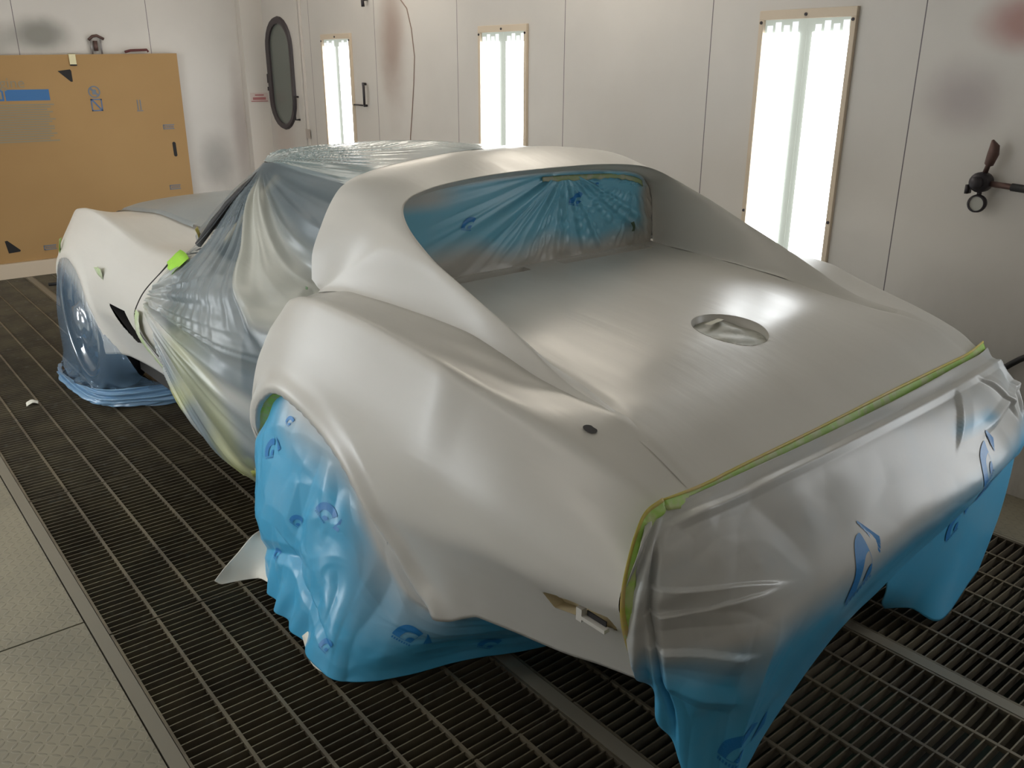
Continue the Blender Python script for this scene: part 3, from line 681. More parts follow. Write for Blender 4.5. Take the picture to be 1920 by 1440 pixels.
# fuel filler recess with crumpled cover
b = MB(); tz = float(z0c(-.49)); slope = (float(z0c(-.44))-float(z0c(-.54)))/.1
n = 48; V = []
for (r, dz_) in ((.1005, .0004), (.098, -.022), (.092, -.026)):
    for k in range(n):
        a = 2*math.pi*k/n; y = r*math.sin(a); V.append((r*math.cos(a), -.49+y, (float(z0c(-.49+y)) if dz_ > 0 else tz+slope*y)+dz_))
b.add(V, [(q*n+k, q*n+(k+1) % n, (q+1)*n+(k+1) % n, (q+1)*n+k) for q in range(2) for k in range(n)]); fl = b.build('fuel_filler_recess', M_primer, car, True)
h2 = noise2(5, 60); rr = np.linspace(0, .095, 16); aa = np.linspace(0, 2*math.pi, 49)
P = np.array([[(r*math.cos(a), -.49+r*math.sin(a), tz+slope*r*math.sin(a)-.016+.010*float(h2(r*math.cos(a), r*math.sin(a)))-.004*(r/.095)**4) for a in aa] for r in rr])
surf('filler_cover_paper', P, [tape_mat('grubby_paper', (.33, .33, .28), (.46, .46, .41))], fl)
b = MB(); b.add([(.062, -.572, tz-.022), (.082, -.555, tz-.022), (.097, -.60, tz-.0295), (.085, -.606, tz-.0305)], [(0, 1, 2, 3)]); b.build('tape_tab', M_tapeP, fl)
b = MB(); b.add([(-.02, -.425, tz+.000), (.045, -.418, tz+.002), (.05, -.435, tz+.001), (-.015, -.44, tz-.001)], [(0, 1, 2, 3)]); b.build('tape_strip', tape_mat('dull_yellow', (.36, .33, .16), (.40, .38, .26)), fl)
# antenna hole
b = MB(); hy, hx = -.664, -.690; hz = float(np.interp(.690, [float(wv(hy)), float(wc(hy))], [float(zv(hy)), float(zc(hy))]))
V = [(hx+.0135*math.cos(2*math.pi*k/20), hy+.0155*math.sin(2*math.pi*k/20), hz+.22*.0155*math.sin(2*math.pi*k/20)+.001) for k in range(20)]
b.poly(V); b.build('aerial_hole', M_dark, car)
# door and front fender --------------------------------------------------
ysd = np.linspace(.66, 1.30, 40); Dd = side_grid(ysd, None, None, 0, NS=40, NT_=8)
surf('door', Dd, M_primer, car, mirror=False, flip=True)
surf('door', Dd*[-1, 1, 1], M_primer, car)
ysf = np.concatenate([np.linspace(1.302, 2.15, 90)[:-1], np.linspace(2.15, 2.25, 24)[:-1], np.linspace(2.25, 2.78, 54)[:-1], np.linspace(2.78, 2.86, 20)[:-1], np.linspace(2.86, 3.05, 14)])
Ff = side_grid(ysf, arch_f, AF, .010, NS=52, NT_=16)
vent = [(1.985, .536), (1.80, .538), (1.675, .445), (1.685, .425), (1.77, .408), (1.79, .412)]
cut_surf('front_fender', Ff, [vent], [1, 2], M_primer, car, flip=True)
surf('front_fender', Ff*[-1, 1, 1], M_primer, car)
b = MB(); n = len(vent); rim = [(-wall_at(p[0], p[1])-.0005, p[0], p[1]) for p in vent]; bot = [(-wall_at(p[0], p[1])+.05, p[0], p[1]) for p in vent]
b.add(rim+bot, [(i, (i+1) % n, n+(i+1) % n, n+i) for i in range(n)]+[tuple(n+i for i in range(n))]); b.build('fender_vent', M_dark, car)
# thin dark panel gap in front of the door
gp = [(1.30, .8275, -.69), (1.33, .8275, 0), (1.40, .80, 0), (1.50, .735, 0), (1.60, .66, 0), (1.655, .60, 0), (1.69, .54, 0), (1.66, .48, 0), (1.58, .41, 0), (1.47, .345, 0)]
pts = [(-(wall_at(y, min(z, zc(y)-.03)) if q == 0 else -q)-.000, y, z) for (y, z, q) in gp[2:]]
pts = [(-.66, 1.26, .841), (-.72, 1.30, .834), (-.755, 1.345, .818)]+pts
b = MB(); b.tube(list(cat1(np.array(pts), np.linspace(0, 1, 60))), .003, 6); b.build('panel_gap', M_dark, car, True)
# hood
yh = np.linspace(1.42, 3.02, 40); xh = np.linspace(-1, 1, 41)
H_ = np.array([[(x*(wv(y)+.004), y, zv(y)+.035*math.exp(-(abs(x)/.5)**4)*sm(3.05, 2.6, y)) for x in xh] for y in yh]); surf('hood', H_, M_primer, car, flip=True)
b = MB(); b.box((-.58, 2.9, .33), (.58, 3.02, .66)); b.build('nose', M_primer, car, bevel=.04)
# windscreen frame, glass, cabin
hd = np.array([(-.50, 1.10, 1.132), (-.42, 1.18, 1.146), (-.2, 1.225, 1.160), (0, 1.235, 1.164), (.2, 1.225, 1.158), (.42, 1.17, 1.138), (.50, 1.09, 1.120)])
bs = np.array([(-.655, 1.39, .845), (-.58, 1.52, .86), (-.3, 1.62, .875), (0, 1.65, .88), (.3, 1.62, .875), (.58, 1.52, .86), (.655, 1.39, .845)])
t = np.linspace(0, 1, 60); Hh, Bb = cat1(hd, t), cat1(bs, t)
P = np.array([Hh*(1-q)+Bb*q+np.array([0, .02, .0])*4*q*(1-q) for q in np.linspace(0, 1, 16)])
surf('windscreen', P, mat('windscreen_glass', (.02, .028, .035), .08), car)
b = MB(); b.tube(list(Hh), .016, 8); b.tube([tuple(hd[0]), tuple(hd[0]*.5+bs[0]*.5+[0, .02, .012]), tuple(bs[0])], .013, 8); b.tube([tuple(hd[-1]), tuple(hd[-1]*.5+bs[-1]*.5+[0, .02, .012]), tuple(bs[-1])], .013, 8)
b.build('windscreen_frame', M_black, car, True)
b = MB()
for s in (-1, 1): b.tube([(s*.480, 1.05, 1.105), (s*.550, 1.135, .99), (s*.620, 1.215, .880)], .013, 8)
b.build('pillar_trim', M_tan, car, True)
b = MB(); b.tube([(0, .47, 1.165), (0, .8, 1.165), (0, 1.22, 1.14)], [.035, .035, .03], 10); b.build('roof_bar', M_primer, car, True)
b = MB(); b.box((-.70, .50, .22), (.70, 1.48, .62)); b.build('cabin_floor', M_under, car)
for s in (-1, 1):
    b = MB(); b.box((s*.36-.22, .55, .3), (s*.36+.22, .72, .98)); b.box((s*.36-.22, .7, .3), (s*.36+.22, 1.15, .66)); b.build('seat', mat('seat_dark', (.03, .03, .035), .6), car, bevel=.05)
b = MB(); b.box((-.66, 1.30, .55), (.66, 1.48, .82)); b.build('dashboard', M_black, car, bevel=.03)
b = MB(); b.box((-.50, .31, .60), (.50, .38, 1.04)); b.box((-.62, -.84, .40), (.62, .29, .70)); b.box((-.6, -.9, .30), (.6, -.84, .62)); b.build('underbody_and_dark_backing', M_under, car)  # tall box behind the seats is added to darken the view through the cabin
b = MB(); b.box((-.70, .55, .17), (.70, 2.15, .235)); b.box((-.55, 2.15, .2), (.55, 2.9, .6)); b.build('floor_pan', M_under, car)
for (s, yy) in ((-1, .12), (1, .12), (-1, 2.52), (1, 2.52)):      # wheel-arch liners
    b = MB(); b.lathe([(.39, 0), (.39, -.22), (.0001, -.22)] if s > 0 else [(.39, 0), (.39, .22), (.0001, .22)], (s*.80, yy, .27), 'x', 40)
    V = b.v; b.v = [(v[0], v[1], max(v[2], .27)) for v in V]; b.build('arch_liner', M_under, car, True)
# wheels
def wheel(x, y, r=.325, wd=.20):
    s = -1 if x < 0 else 1
    root = empty('wheel', (x, y, r)); root.parent = car
    b = MB(); prof = [(r*.66, -wd/2), (r*.90, -wd/2), (r*.985, -wd/2+.03), (r, -.03), (r, .03), (r*.985, wd/2-.03), (r*.90, wd/2), (r*.70, wd/2)]
    b.lathe([(a, h*s) for a, h in prof], (0, 0, 0), 'x', 56); b.build('tyre', M_black, root, True)
    b = MB(); prof = [(r*.80, wd/2-.002), (r*.78, wd/2+.008), (r*.75, wd/2-.002), (r*.72, wd/2-.035), (r*.58, wd/2-.05), (r*.46, wd/2-.018), (r*.30, wd/2-.012), (r*.27, wd/2-.02), (r*.22, wd/2+.005), (r*.20, wd/2+.018), (.0001, wd/2+.022)]
    b.lathe([(a, h*s) for a, h in prof], (0, 0, 0), 'x', 56); b.build('rim', M_chrome, root, True)
    b = MB()
    for k in range(5):
        a = 2*math.pi*k/5+.3; c_, s__ = math.cos(a), math.sin(a); rr_ = r*.46
        b.lathe([(.0001, .0), (.024, .0), (.026, -.012)], (s*(wd/2-.012), rr_*c_, rr_*s__), 'x', 12)
    b.build('vent_hole', M_dark, root)
    return root
for (x, y) in ((-.735, 2.50), (.735, 2.50), (-.74, .12), (.74, .12)): wheel(x, y, .345 if y > 1 else .325)

# ------------------------------------------------------------ masking: paper, film and tape (separate things lying on the car)
cMn = np.array(cM)
def to_world(P): P = np.asarray(P, float); return P@cMn[:3, :3].T+cMn[:3, 3]
def crumple(x, y, seed, n):
    g = np.random.RandomState(seed); x0, x1, y0, y1 = x.min(), x.max(), y.min(), y.max(); r = np.full(x.shape, 9.)
    for k in range(n):
        px, py, sx = g.uniform(x0, x1), g.uniform(y0, y1), g.uniform(.6, 1.6); a = g.uniform(0, 3.14); ca, sa = math.cos(a), math.sin(a)
        dx, dy = x-px, y-py; r = np.minimum(r, np.sqrt(((dx*ca+dy*sa)*sx)**2+((dy*ca-dx*sa)/sx)**2))
    m = r.mean(); return r/m-1
def bake(o, org=None):
    """car-space mesh -> world space with the object's origin at its own base"""
    me = o.data; n = len(me.vertices); co = np.empty(n*3); me.vertices.foreach_get('co', co); co = to_world(co.reshape(-1, 3))
    if org is None: org = np.array([(co[:, 0].min()+co[:, 0].max())/2, (co[:, 1].min()+co[:, 1].max())/2, co[:, 2].min()])
    co -= org; me.vertices.foreach_set('co', co.ravel()); me.update()
    if o.parent is None: o.location = tuple(org)
    return org
def disp(P, h): return P+normals(P)*np.asarray(h)[..., None]
def sample(P, i, j):
    a, b = P.shape[:2]; i = np.clip(i, 0, a-1.001); j = np.clip(j, 0, b-1.001); i0, j0 = int(i), int(j); s, t = i-i0, j-j0
    return P[i0, j0]*(1-s)*(1-t)+P[i0+1, j0]*s*(1-t)+P[i0, j0+1]*(1-s)*t+P[i0+1, j0+1]*s*t
def logo(P, v, u, size, rot, parent, org, sgn=1, name='printed_emblem', wing=True):
    """fan-shaped print with small lettering and a winged mark, laid on the sheet surface P at fractions (v, u)"""
    a, b = P.shape[:2]; i0, j0 = v*(a-1), u*(b-1); c = sample(P, i0, j0)
    ti = (sample(P, i0+2, j0)-sample(P, i0-2, j0))/4; tj = (sample(P, i0, j0+2)-sample(P, i0, j0-2))/4
    J = np.stack([ti, tj], 1); JI = np.linalg.pinv(J)
    e1 = tj/np.linalg.norm(tj); nn = np.cross(ti, tj); nn /= np.linalg.norm(nn)
    if nn@(np.array([-1.846, -1.774, 1.464])-c) < 0: nn = -nn
    e2 = np.cross(nn, e1)
    def at(x, y):
        cr_, sr_ = math.cos(rot), math.sin(rot); x, y = (x*cr_-y*sr_)*size, (x*sr_+y*cr_)*size
        d = JI@(e1*x+e2*y); return sample(P, i0+d[0], j0+d[1])+nn*.0022
    mb = MB()
    def strip(inner, outer, n):
        V = [];
        for k in range(n+1): V += [inner(k/n), outer(k/n)]
        mb.add(V, [(2*k, 2*k+2, 2*k+3, 2*k+1) for k in range(n)])
    pa = lambda r, t: at(r*math.cos(t), r*math.sin(t))
    t0, t1 = .35, 2.35
    for (ra, rb) in ((.60, .70), (.70, .80), (.80, .90), (.90, 1.0)): strip(lambda s: pa(ra, t0+(t1-t0)*s), lambda s: pa(rb, t0+(t1-t0)*s), 16)
    for (ra, rb) in ((.02, .15), (.15, .30)): strip(lambda s: pa(ra, t0+(t1-t0)*s), lambda s: pa(rb, t0+(t1-t0)*s), 8)
    for tb in (t0, t1): strip(lambda s: pa(.3+.68*s, tb-.02), lambda s: pa(.3+.68*s, tb+.02), 8)
    for k in range(8):                                        # small lettering along one edge
        q = -.02+k*.125; ox, oy = math.cos(t1), math.sin(t1); nx, ny = -math.sin(t1), math.cos(t1)
        pt = lambda s, h: at(ox*(q+s)+nx*h, oy*(q+s)+ny*h)
        mb.add([pt(0, .07), pt(.075, .07), pt(.075, .16), pt(0, .16)], [(0, 1, 2, 3)])
    if wing:
        for k in range(4):
            r0 = .30+.05*k; mb.add([at(.55+.1*k, -.30-.05*k), at(.62+.12*k, -.34-.05*k), at(1.05+.06*k, -.05+.08*k), at(.98+.06*k, 0+.08*k)], [(0, 1, 2, 3)])
    o = mb.build(name, M_logo, parent); bake(o, org); return o

# -- blue paper over the left rear wheel ----------------------------------
N = [  # rows top -> bottom, columns front -> rear   (|x|, y, z)
 [(.835, .505, .490), (.845, .44, .566), (.848, .36, .604), (.848, .25, .612), (.848, .14, .592), (.846, .05, .560), (.845, -.05, .505), (.842, -.14, .400), (.835, -.215, .292), (.815, -.30, .232), (.70, -.42, .250), (.52, -.50, .26)],
 [(.875, .515, .42), (.895, .44, .46), (.897, .35, .49), (.897, .25, .49), (.888, .14, .47), (.876, .05, .44), (.866, -.04, .39), (.856, -.125, .31), (.842, -.21, .235), (.80, -.30, .195), (.68, -.42, .20), (.50, -.50, .20)],
 [(.905, .52, .27), (.925, .45, .31), (.930, .35, .33), (.935, .25, .33), (.935, .14, .32), (.928, .05, .30), (.915, -.04, .27), (.895, -.125, .215), (.855, -.215, .165), (.78, -.29, .14), (.64, -.40, .14), (.48, -.47, .13)],
 [(.905, .50, .14), (.945, .42, .17), (.955, .33, .18), (.965, .24, .18), (.970, .14, .17), (.975, .05, .16), (.980, -.04, .15), (.965, -.125, .125), (.865, -.225, .10), (.745, -.28, .085), (.60, -.36, .075), (.46, -.42, .07)],
 [(.90, .46, .03), (.955, .37, .03), (.975, .29, .03), (.99, .22, .025), (1.0, .14, .02), (1.012, .05, .02), (1.027, -.06, .02), (1.0, -.15, .015), (.865, -.22, .012), (.72, -.27, .012), (.56, -.34, .012), (.42, -.41, .012)]]
C = np.array(N)*[-1, 1, 1]
P = net(C, 260, 180); nv_, nu_ = P.shape[:2]
vg, ug = np.meshgrid(np.linspace(0, 1, nv_), np.linspace(0, 1, nu_), indexing='ij')
def saw(x, w_): return np.where(x < 0, np.clip(1+x/(.10*w_), 0, 1), np.clip(1-x/w_, 0, 1))   # overlapped fold: one steep side
def crease(x, w_): return 1-np.minimum(np.abs(x)/w_, 1)        # sharp fold profile
f1, f2 = noise2(11, 9), noise2(12, 20)
h = .010*f1(P[..., 1]*1.6, P[..., 2])+.006*(1-2*np.abs(f2(P[..., 1]*2.0, P[..., 2]*.8)))
h += -.006*crumple(ug*.9, vg*.7, 91, 26)-.003*crumple(ug*.9, vg*.7, 92, 70)
h += .012*crease(ug-.66+.05*(vg-.5), .05)*sm(.15, .5, vg)                     # ridge running down to the rear corner
h += .010*crease(ug-.27-.12*(1-vg), .04)*sm(.05, .3, vg)*sm(.95, .5, vg)
h += .012*saw((vg-.72)-.6*(ug-.35), .07)*sm(.2, .35, ug)*sm(.62, .45, ug)
h += .012*crease((vg-.80)+.5*(ug-.15), .05)*sm(.0, .1, ug)*sm(.45, .3, ug)
h += .008*np.sin(55*ug+9*vg)*sm(.80, .97, vg)*sm(.62, .5, ug)                 # gathers at the floor
h *= sm(0, .30, vg)
Pd = disp(P, -h); d_edge = vg
spray_shade = np.clip(1.15-vg*3.6, 0, 1)*sm(.12, .25, ug)+1.0*np.clip(1.2-(vg*1.6)/(1.0), 0, 1)*sm(.42, .62, ug-.10*vg)*sm(.88, .78, ug)*.95
spray_shade = np.clip(spray_shade, 0, 1)*sm(.95, .75, vg)
o = surf('wheel_masking_paper', Pd, M_paper, None, attrs={'spray_shade': spray_shade}, flip=False, solid=.0012); org = bake(o)
tag(o, 'crumpled blue masking paper draped over the left rear wheel', 'masking paper')
for (v, u, s, r) in ((.42, .44, .050, .6), (.13, .60, .055, .5), (.70, .735, .052, .5), (.56, .32, .032, .6), (.34, .17, .05, 1.0), (.16, .24, .028, .6), (.90, .57, .034, .8), (.90, .86, .040, .4), (.80, .22, .034, .9)):
    logo(Pd, v, u, s, r, o, org, sgn=-1, wing=(s > .045))
def strip_obj(name, pts_a, pts_b, m, label=None, cat=None, n=60, nw=4, wob=.0, seed=3, thick=.0006):
    t = np.linspace(0, 1, n); A, B = cat1(np.array(pts_a, float), t), cat1(np.array(pts_b, float), t); g = noise1(seed, 9, 10, 90)
    B = B+(B-A)/(np.linalg.norm(B-A, axis=1, keepdims=True)+1e-9)*(wob*g(t))[:, None]
    P = np.array([A*(1-q)+B*q for q in np.linspace(0, 1, nw)]); P = disp(P, .0012*np.random.RandomState(seed).uniform(-1, 1, P.shape[:2])*(wob > 0))
    o = surf(name, P, m, None, solid=thick); org = bake(o)
    if label: tag(o, label, cat)
    return o
# green tape inside the front of the rear arch
ya = np.linspace(.40, .539, 12); pa_ = [(-.872, y-.002, float(arch_r(y))-.002) for y in ya]+[(-.866, .541, .33)]
pb_ = [(-.835, y-.028, float(arch_r(y))-.012) for y in ya]+[(-.835, .515, .33)]
strip_obj('masking_tape', pa_, pb_, M_tape, 'green tape round the front lip of the rear wheel arch', 'tape', wob=.004)
# white paper flap and white strip at the floor
cor = np.array([[(-.885, .535, .115), (-.93, .515, .115), (-.985, .50, .085), (-1.03, .495, .055), (-1.067, .497, .02)], [(-.895, .49, .10), (-.93, .485, .085), (-.975, .48, .06), (-1.02, .485, .035), (-1.06, .492, .014)], [(-.905, .44, .06), (-.935, .45, .05), (-.97, .46, .03), (-1.01, .475, .02), (-1.055, .488, .010)], [(-.95, .375, .025), (-.955, .42, .02), (-.965, .445, .012), (-1.0, .465, .01), (-1.05, .485, .008)]])
P = net(cor, 40, 30); P = disp(P, .006*noise2(4, 14)(P[..., 0], P[..., 1]))
o = surf('paper_flap', P, M_pale, None, solid=.001); bake(o); tag(o, 'folded flap of off-white paper on the grating beside the rear wheel', 'paper')
strip_obj('paper_strip', [(-1.0, .075, .03), (-1.012, .03, .012), (-1.025, -.03, .008), (-1.012, -.09, .008), (-.985, -.125, .01)], [(-.985, .06, .05), (-.985, .02, .045), (-.985, -.03, .04), (-.975, -.07, .03), (-.95, -.10, .02)], M_pale, 'narrow off-white paper edge on the grating under the wheel paper', 'paper', n=30)

# -- masking paper over the tail ---------------------------------------------
N = [
 [(-.768, -.880, .700), (-.70, -.878, .705), (-.60, -.885, .708), (-.45, -.888, .708), (-.25, -.892, .709), (0, -.892, .710), (.25, -.886, .710), (.50, -.874, .710), (.65, -.866, .708), (.748, -.850, .706)],
 [(-.815, -.898, .640), (-.76, -.920, .650), (-.64, -.940, .655), (-.46, -.950, .655), (-.25, -.955, .655), (0, -.955, .655), (.25, -.955, .655), (.50, -.95, .655), (.68, -.93, .650), (.765, -.90, .630)],
 [(-.835, -.902, .560), (-.79, -.945, .575), (-.66, -.985, .580), (-.47, -1.00, .575), (-.25, -1.01, .570), (0, -1.01, .570), (.25, -1.01, .565), (.50, -1.0, .56), (.70, -.97, .555), (.77, -.955, .55)],
 [(-.825, -.902, .480), (-.785, -.955, .500), (-.69, -1.02, .505), (-.56, -1.050, .490), (-.28, -1.055, .487), (0, -1.05, .487), (.25, -1.045, .482), (.50, -1.03, .475), (.70, -1.0, .465), (.775, -.985, .455)],
 [(-.79, -.900, .400), (-.765, -.955, .400), (-.70, -1.01, .390), (-.59, -1.040, .375), (-.36, -1.045, .400), (0, -1.035, .420), (.25, -1.03, .42), (.48, -1.01, .415), (.68, -.985, .405), (.76, -.97, .40)],
 [(-.755, -.900, .345), (-.73, -.960, .300), (-.68, -1.00, .255), (-.60, -1.025, .235), (-.44, -1.015, .255), (-.12, -1.005, .335), (.15, -1.0, .35), (.40, -.985, .35), (.62, -.96, .345), (.73, -.95, .33)],
 [(-.735, -.905, .300), (-.715, -.965, .16), (-.675, -1.00, .012), (-.60, -1.01, .012), (-.46, -.995, .115), (-.22, -.985, .235), (.03, -.98, .275), (.30, -.96, .29), (.55, -.94, .28), (.70, -.93, .27)]]
P = net(np.array(N), 300, 210); nv_, nu_ = P.shape[:2]
vg, ug = np.meshgrid(np.linspace(0, 1, nv_), np.linspace(0, 1, nu_), indexing='ij')
f1, f2, f3 = noise2(21, 7), noise2(22, 16), noise2(23, 5)
h = .010*f1(P[..., 0]*.7, P[..., 2]*1.4)+.005*(1-2*np.abs(f2(P[..., 0], P[..., 2])))*sm(.45, .1, np.abs(ug-.1))
h += -.006*crumple(ug*1.6, vg*.8, 93, 34)*(.35+.65*np.maximum(sm(.42, .3, ug), sm(.62, .75, ug)))-.003*crumple(ug*1.6, vg*.8, 94, 90)*np.maximum(sm(.32, .2, ug), .3)
h += .016*saw(vg-.30-.55*(ug-.12), .08)*sm(.05, .14, ug)*sm(.36, .22, ug)
h += .014*saw(vg-.40-.10*(ug-.10), .07)*sm(.05, .12, ug)*sm(.34, .22, ug)
h += .013*saw(vg-.55-.18*(ug-.10), .06)*sm(.05, .12, ug)*sm(.32, .25, ug)
h += .012*crease(vg-.68-.28*(ug-.10), .050)*sm(.05, .12, ug)*sm(.34, .25, ug)
h += -.020*crease(ug-.090, .018)*sm(.08, .2, vg)*sm(1.0, .8, vg)                   # deep gather beside the tape
h += .016*crease(ug-.335+.03*(vg-.5), .045)*sm(.45, .6, vg)                           # ridge down the hanging point
h += .010*np.sin(70*ug+12*vg)*sm(.10, .03, ug)
h += .014*saw(ug-.80-.35*(vg-.12), .035)*sm(.06, .16, vg)*sm(.42, .28, vg)
h += .012*saw(ug-.72+.25*(vg-.12), .035)*sm(.06, .14, vg)*sm(.34, .22, vg)
h += .014*crease(ug-.92-.30*(vg-.10), .020)*sm(.04, .12, vg)*sm(.45, .3, vg)
h += .012*crease(vg-.26+.30*(ug-.85), .030)*sm(.70, .80, ug)
h += .010*crease(vg-.085, .03)*sm(.08, .2, ug)
h *= sm(0, .045, vg)
Pd = disp(P, h); nn = normals(P)
if nn[nv_//2, nu_//2, 1] > 0: Pd = disp(P, -h)
zz = P[..., 2]
spray_shade = np.clip(sm(.40, .52, zz-.10*(ug-.5))*1.0, 0, 1)
spray_shade = np.where(ug < .33, np.maximum(spray_shade, .85*sm(.30, .50, zz)), spray_shade)
blue_streak = .7*crease(vg-.26-.2*(ug-.75), .05)*sm(.66, .7, ug)*sm(.80, .76, ug)
spray_shade = np.clip(spray_shade-blue_streak-.35*sm(.16, .10, np.abs(ug-.15))*sm(.5, .7, vg), 0, 1)
o = surf('tail_masking_paper', Pd, M_paper, None, attrs={'spray_shade': spray_shade}, solid=.0012); org_t = bake(o)
tag(o, 'blue masking paper oversprayed grey, covering the tail of the car', 'masking paper')
sg = 1 if nn[nv_//2, nu_//2, 1] < 0 else -1
for (v, u, s, r) in ((.575, .475, .085, 1.2), (.90, .335, .085, .3), (.47, .74, .07, 1.4), (.70, .80, .06, 1.4)): logo(Pd, v, u, s, r, o, org_t, sgn=sg)
N = [[(.05, -.972, .30), (.25, -.975, .36), (.50, -.98, .40), (.765, -.975, .44)], [(.10, -.955, .22), (.28, -.965, .25), (.52, -.98, .27), (.76, -.975, .32)], [(.15, -.93, .15), (.32, -.955, .14), (.50, -.985, .16), (.755, -.97, .20)], [(.22, -.91, .09), (.32, -.94, .06), (.41, -.995, .012), (.68, -.975, .05)]]
P = net(np.array(N), 80, 60); P = disp(P, .010*noise2(31, 8)(P[..., 0], P[..., 2]))
sp_ = 0*P[..., 0]; fo = surf('hanging_flap', P, M_paper, o, attrs={'spray_shade': sp_}, solid=.001); bake(fo, org_t); logo(P, .25, .55, .06, 1.2, fo, org_t, sgn=sg)
fo.data.update()
# green tape round the tail edge
pa_ = [(-.738, -.8745, .342), (-.770, -.884, .385), (-.800, -.892, .435), (-.828, -.8965, .50), (-.8385, -.8970, .548), (-.8355, -.895, .595), (-.822, -.8925, .645), (-.798, -.887, .690), (-.765, -.879, .716), (-.715, -.8755, .7240)]
pb_ = [(-.700, -.915, .350), (-.725, -.925, .405), (-.760, -.925, .445), (-.795, -.922, .50), (-.812, -.915, .548), (-.814, -.908, .595), (-.805, -.903, .640), (-.785, -.896, .672), (-.76, -.890, .692), (-.712, -.888, .702)]
o1 = strip_obj('masking_tape', pa_, pb_, M_tape, 'green tape down the left edge of the tail, yellow along its rim', 'tape', n=90, nw=7, wob=.008, seed=5)
def rim_strip(pa, pb, parent, fr=.22, off=.0015):
    t = np.linspace(0, 1, 90); A, B = cat1(np.array(pa, float), t), cat1(np.array(pb, float), t); B = A+(B-A)*fr; A = A-(B-A)*.25
    P = np.array([A, B])+np.array([0, -off, off*.5]); e = surf('tape_edge', P, M_tapeY, parent, solid=.0004); bake(e, np.array(parent.location))
rim_strip(pa_, pb_, o1, .25)
xs_ = np.linspace(-.715, .735, 14)
pa_ = [(x, -.8765+.030*(x/.62*.5+.5), .7150+.001*math.sin(9*x)) for x in xs_]; pa_[-1] = (.738, -.838, .724);  pa_[0] = (-.716, -.875, .722)
pb_ = [(x, -.896+.030*(x/.62*.5+.5), .684-.006*(x > 0)) for x in xs_]; pb_[-1] = (.742, -.852, .697); pb_[0] = (-.712, -.888, .702)
o2 = strip_obj('masking_tape', pa_, pb_, M_tape, 'long green tape across the rear edge of the deck', 'tape', n=120, nw=5, wob=.003, seed=6)
rim_strip(pa_, pb_, o2, .14)

# -- blue film over the rear window -----------------------------------------
zt = curve([(-.57, 1.04), (-.53, 1.10), (-.45, 1.14), (-.3, 1.16), (0, 1.17), (.3, 1.16), (.45, 1.14), (.53, 1.10), (.57, 1.04)])
xs_ = np.linspace(-.566, .566, 220); vs = np.linspace(0, 1, 90)
P = np.array([[(x, .2785-.012*(1-(x/.57)**2)+.0, .868+(float(zt(x))-.868)*(1-v)) for x in xs_] for v in vs])
X, Z = P[..., 0], P[..., 2]
h = 0
g1, g2 = noise1(41, 10, 3, 26), noise1(42, 10, 3, 24)
for (ax, az, g, amp) in ((.12, 1.16, g1, .011), (.48, 1.14, g2, .005)):
    th = np.arctan2(Z-az, X-ax); r = np.hypot(X-ax, Z-az); h = h+amp*g(th*3)*sm(.01, .12, r)*np.exp(-r/.55)*3
h = h*sm(.868, .9, Z)*sm(1.17, 1.10, Z)
P[..., 1] -= np.maximum(h, -.004)+.003
spray_shade = np.clip(np.maximum(sm(1.0, .90, Z)*1.0, sm(.47, .55, np.abs(X))), 0, 1)
nz_ = noise2(45, 12)(X, Z); spray_shade = np.clip(np.maximum(sm(.985+.05*0, .895, Z+.10*nz_+.04*X), np.maximum(sm(.47, .545, np.abs(X)), .9*np.maximum(sm(-.25, -.42, X)*sm(1.06, 1.11, Z), sm(-.030, -.012, Z-zt(X))))), 0, 1)  # grey overspray, plus the roof edge's shade band painted along the top
o = surf('window_masking_film', P, M_paperW, None, attrs={'spray_shade': spray_shade}, flip=False); org_w = bake(o); tag(o, 'creased blue film masking the rear window in its recess', 'masking film')
nn = normals(P); sg = 1 if nn[40, 100, 1] < 0 else -1
logo(P, .52, .27, .036, .6 if sg > 0 else .6, o, org_w, sgn=sg, wing=False); logo(P, .42, .66, .04, .6, o, org_w, sgn=sg, wing=False); logo(P, .25, .74, .018, .6, o, org_w, sgn=sg, wing=False)
xs2 = np.linspace(.02, .50, 24)
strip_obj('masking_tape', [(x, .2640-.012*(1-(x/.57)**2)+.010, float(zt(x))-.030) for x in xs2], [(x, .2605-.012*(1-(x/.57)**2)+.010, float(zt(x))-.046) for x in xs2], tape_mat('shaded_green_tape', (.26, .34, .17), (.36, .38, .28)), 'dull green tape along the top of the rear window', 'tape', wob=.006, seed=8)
for (x, z, lab) in ((.43, .925, 'small dark green tape corner low at the right of the rear window'),):
    strip_obj('tape_scrap', [(x, .252, z+.03), (x+.012, .252, z+.012), (x+.006, .252, z)], [(x+.014, .250, z+.034), (x+.022, .25, z+.016), (x+.018, .25, z)], mat('dark_green_tape', (.05, .09, .05), .5), lab, 'tape', n=8)

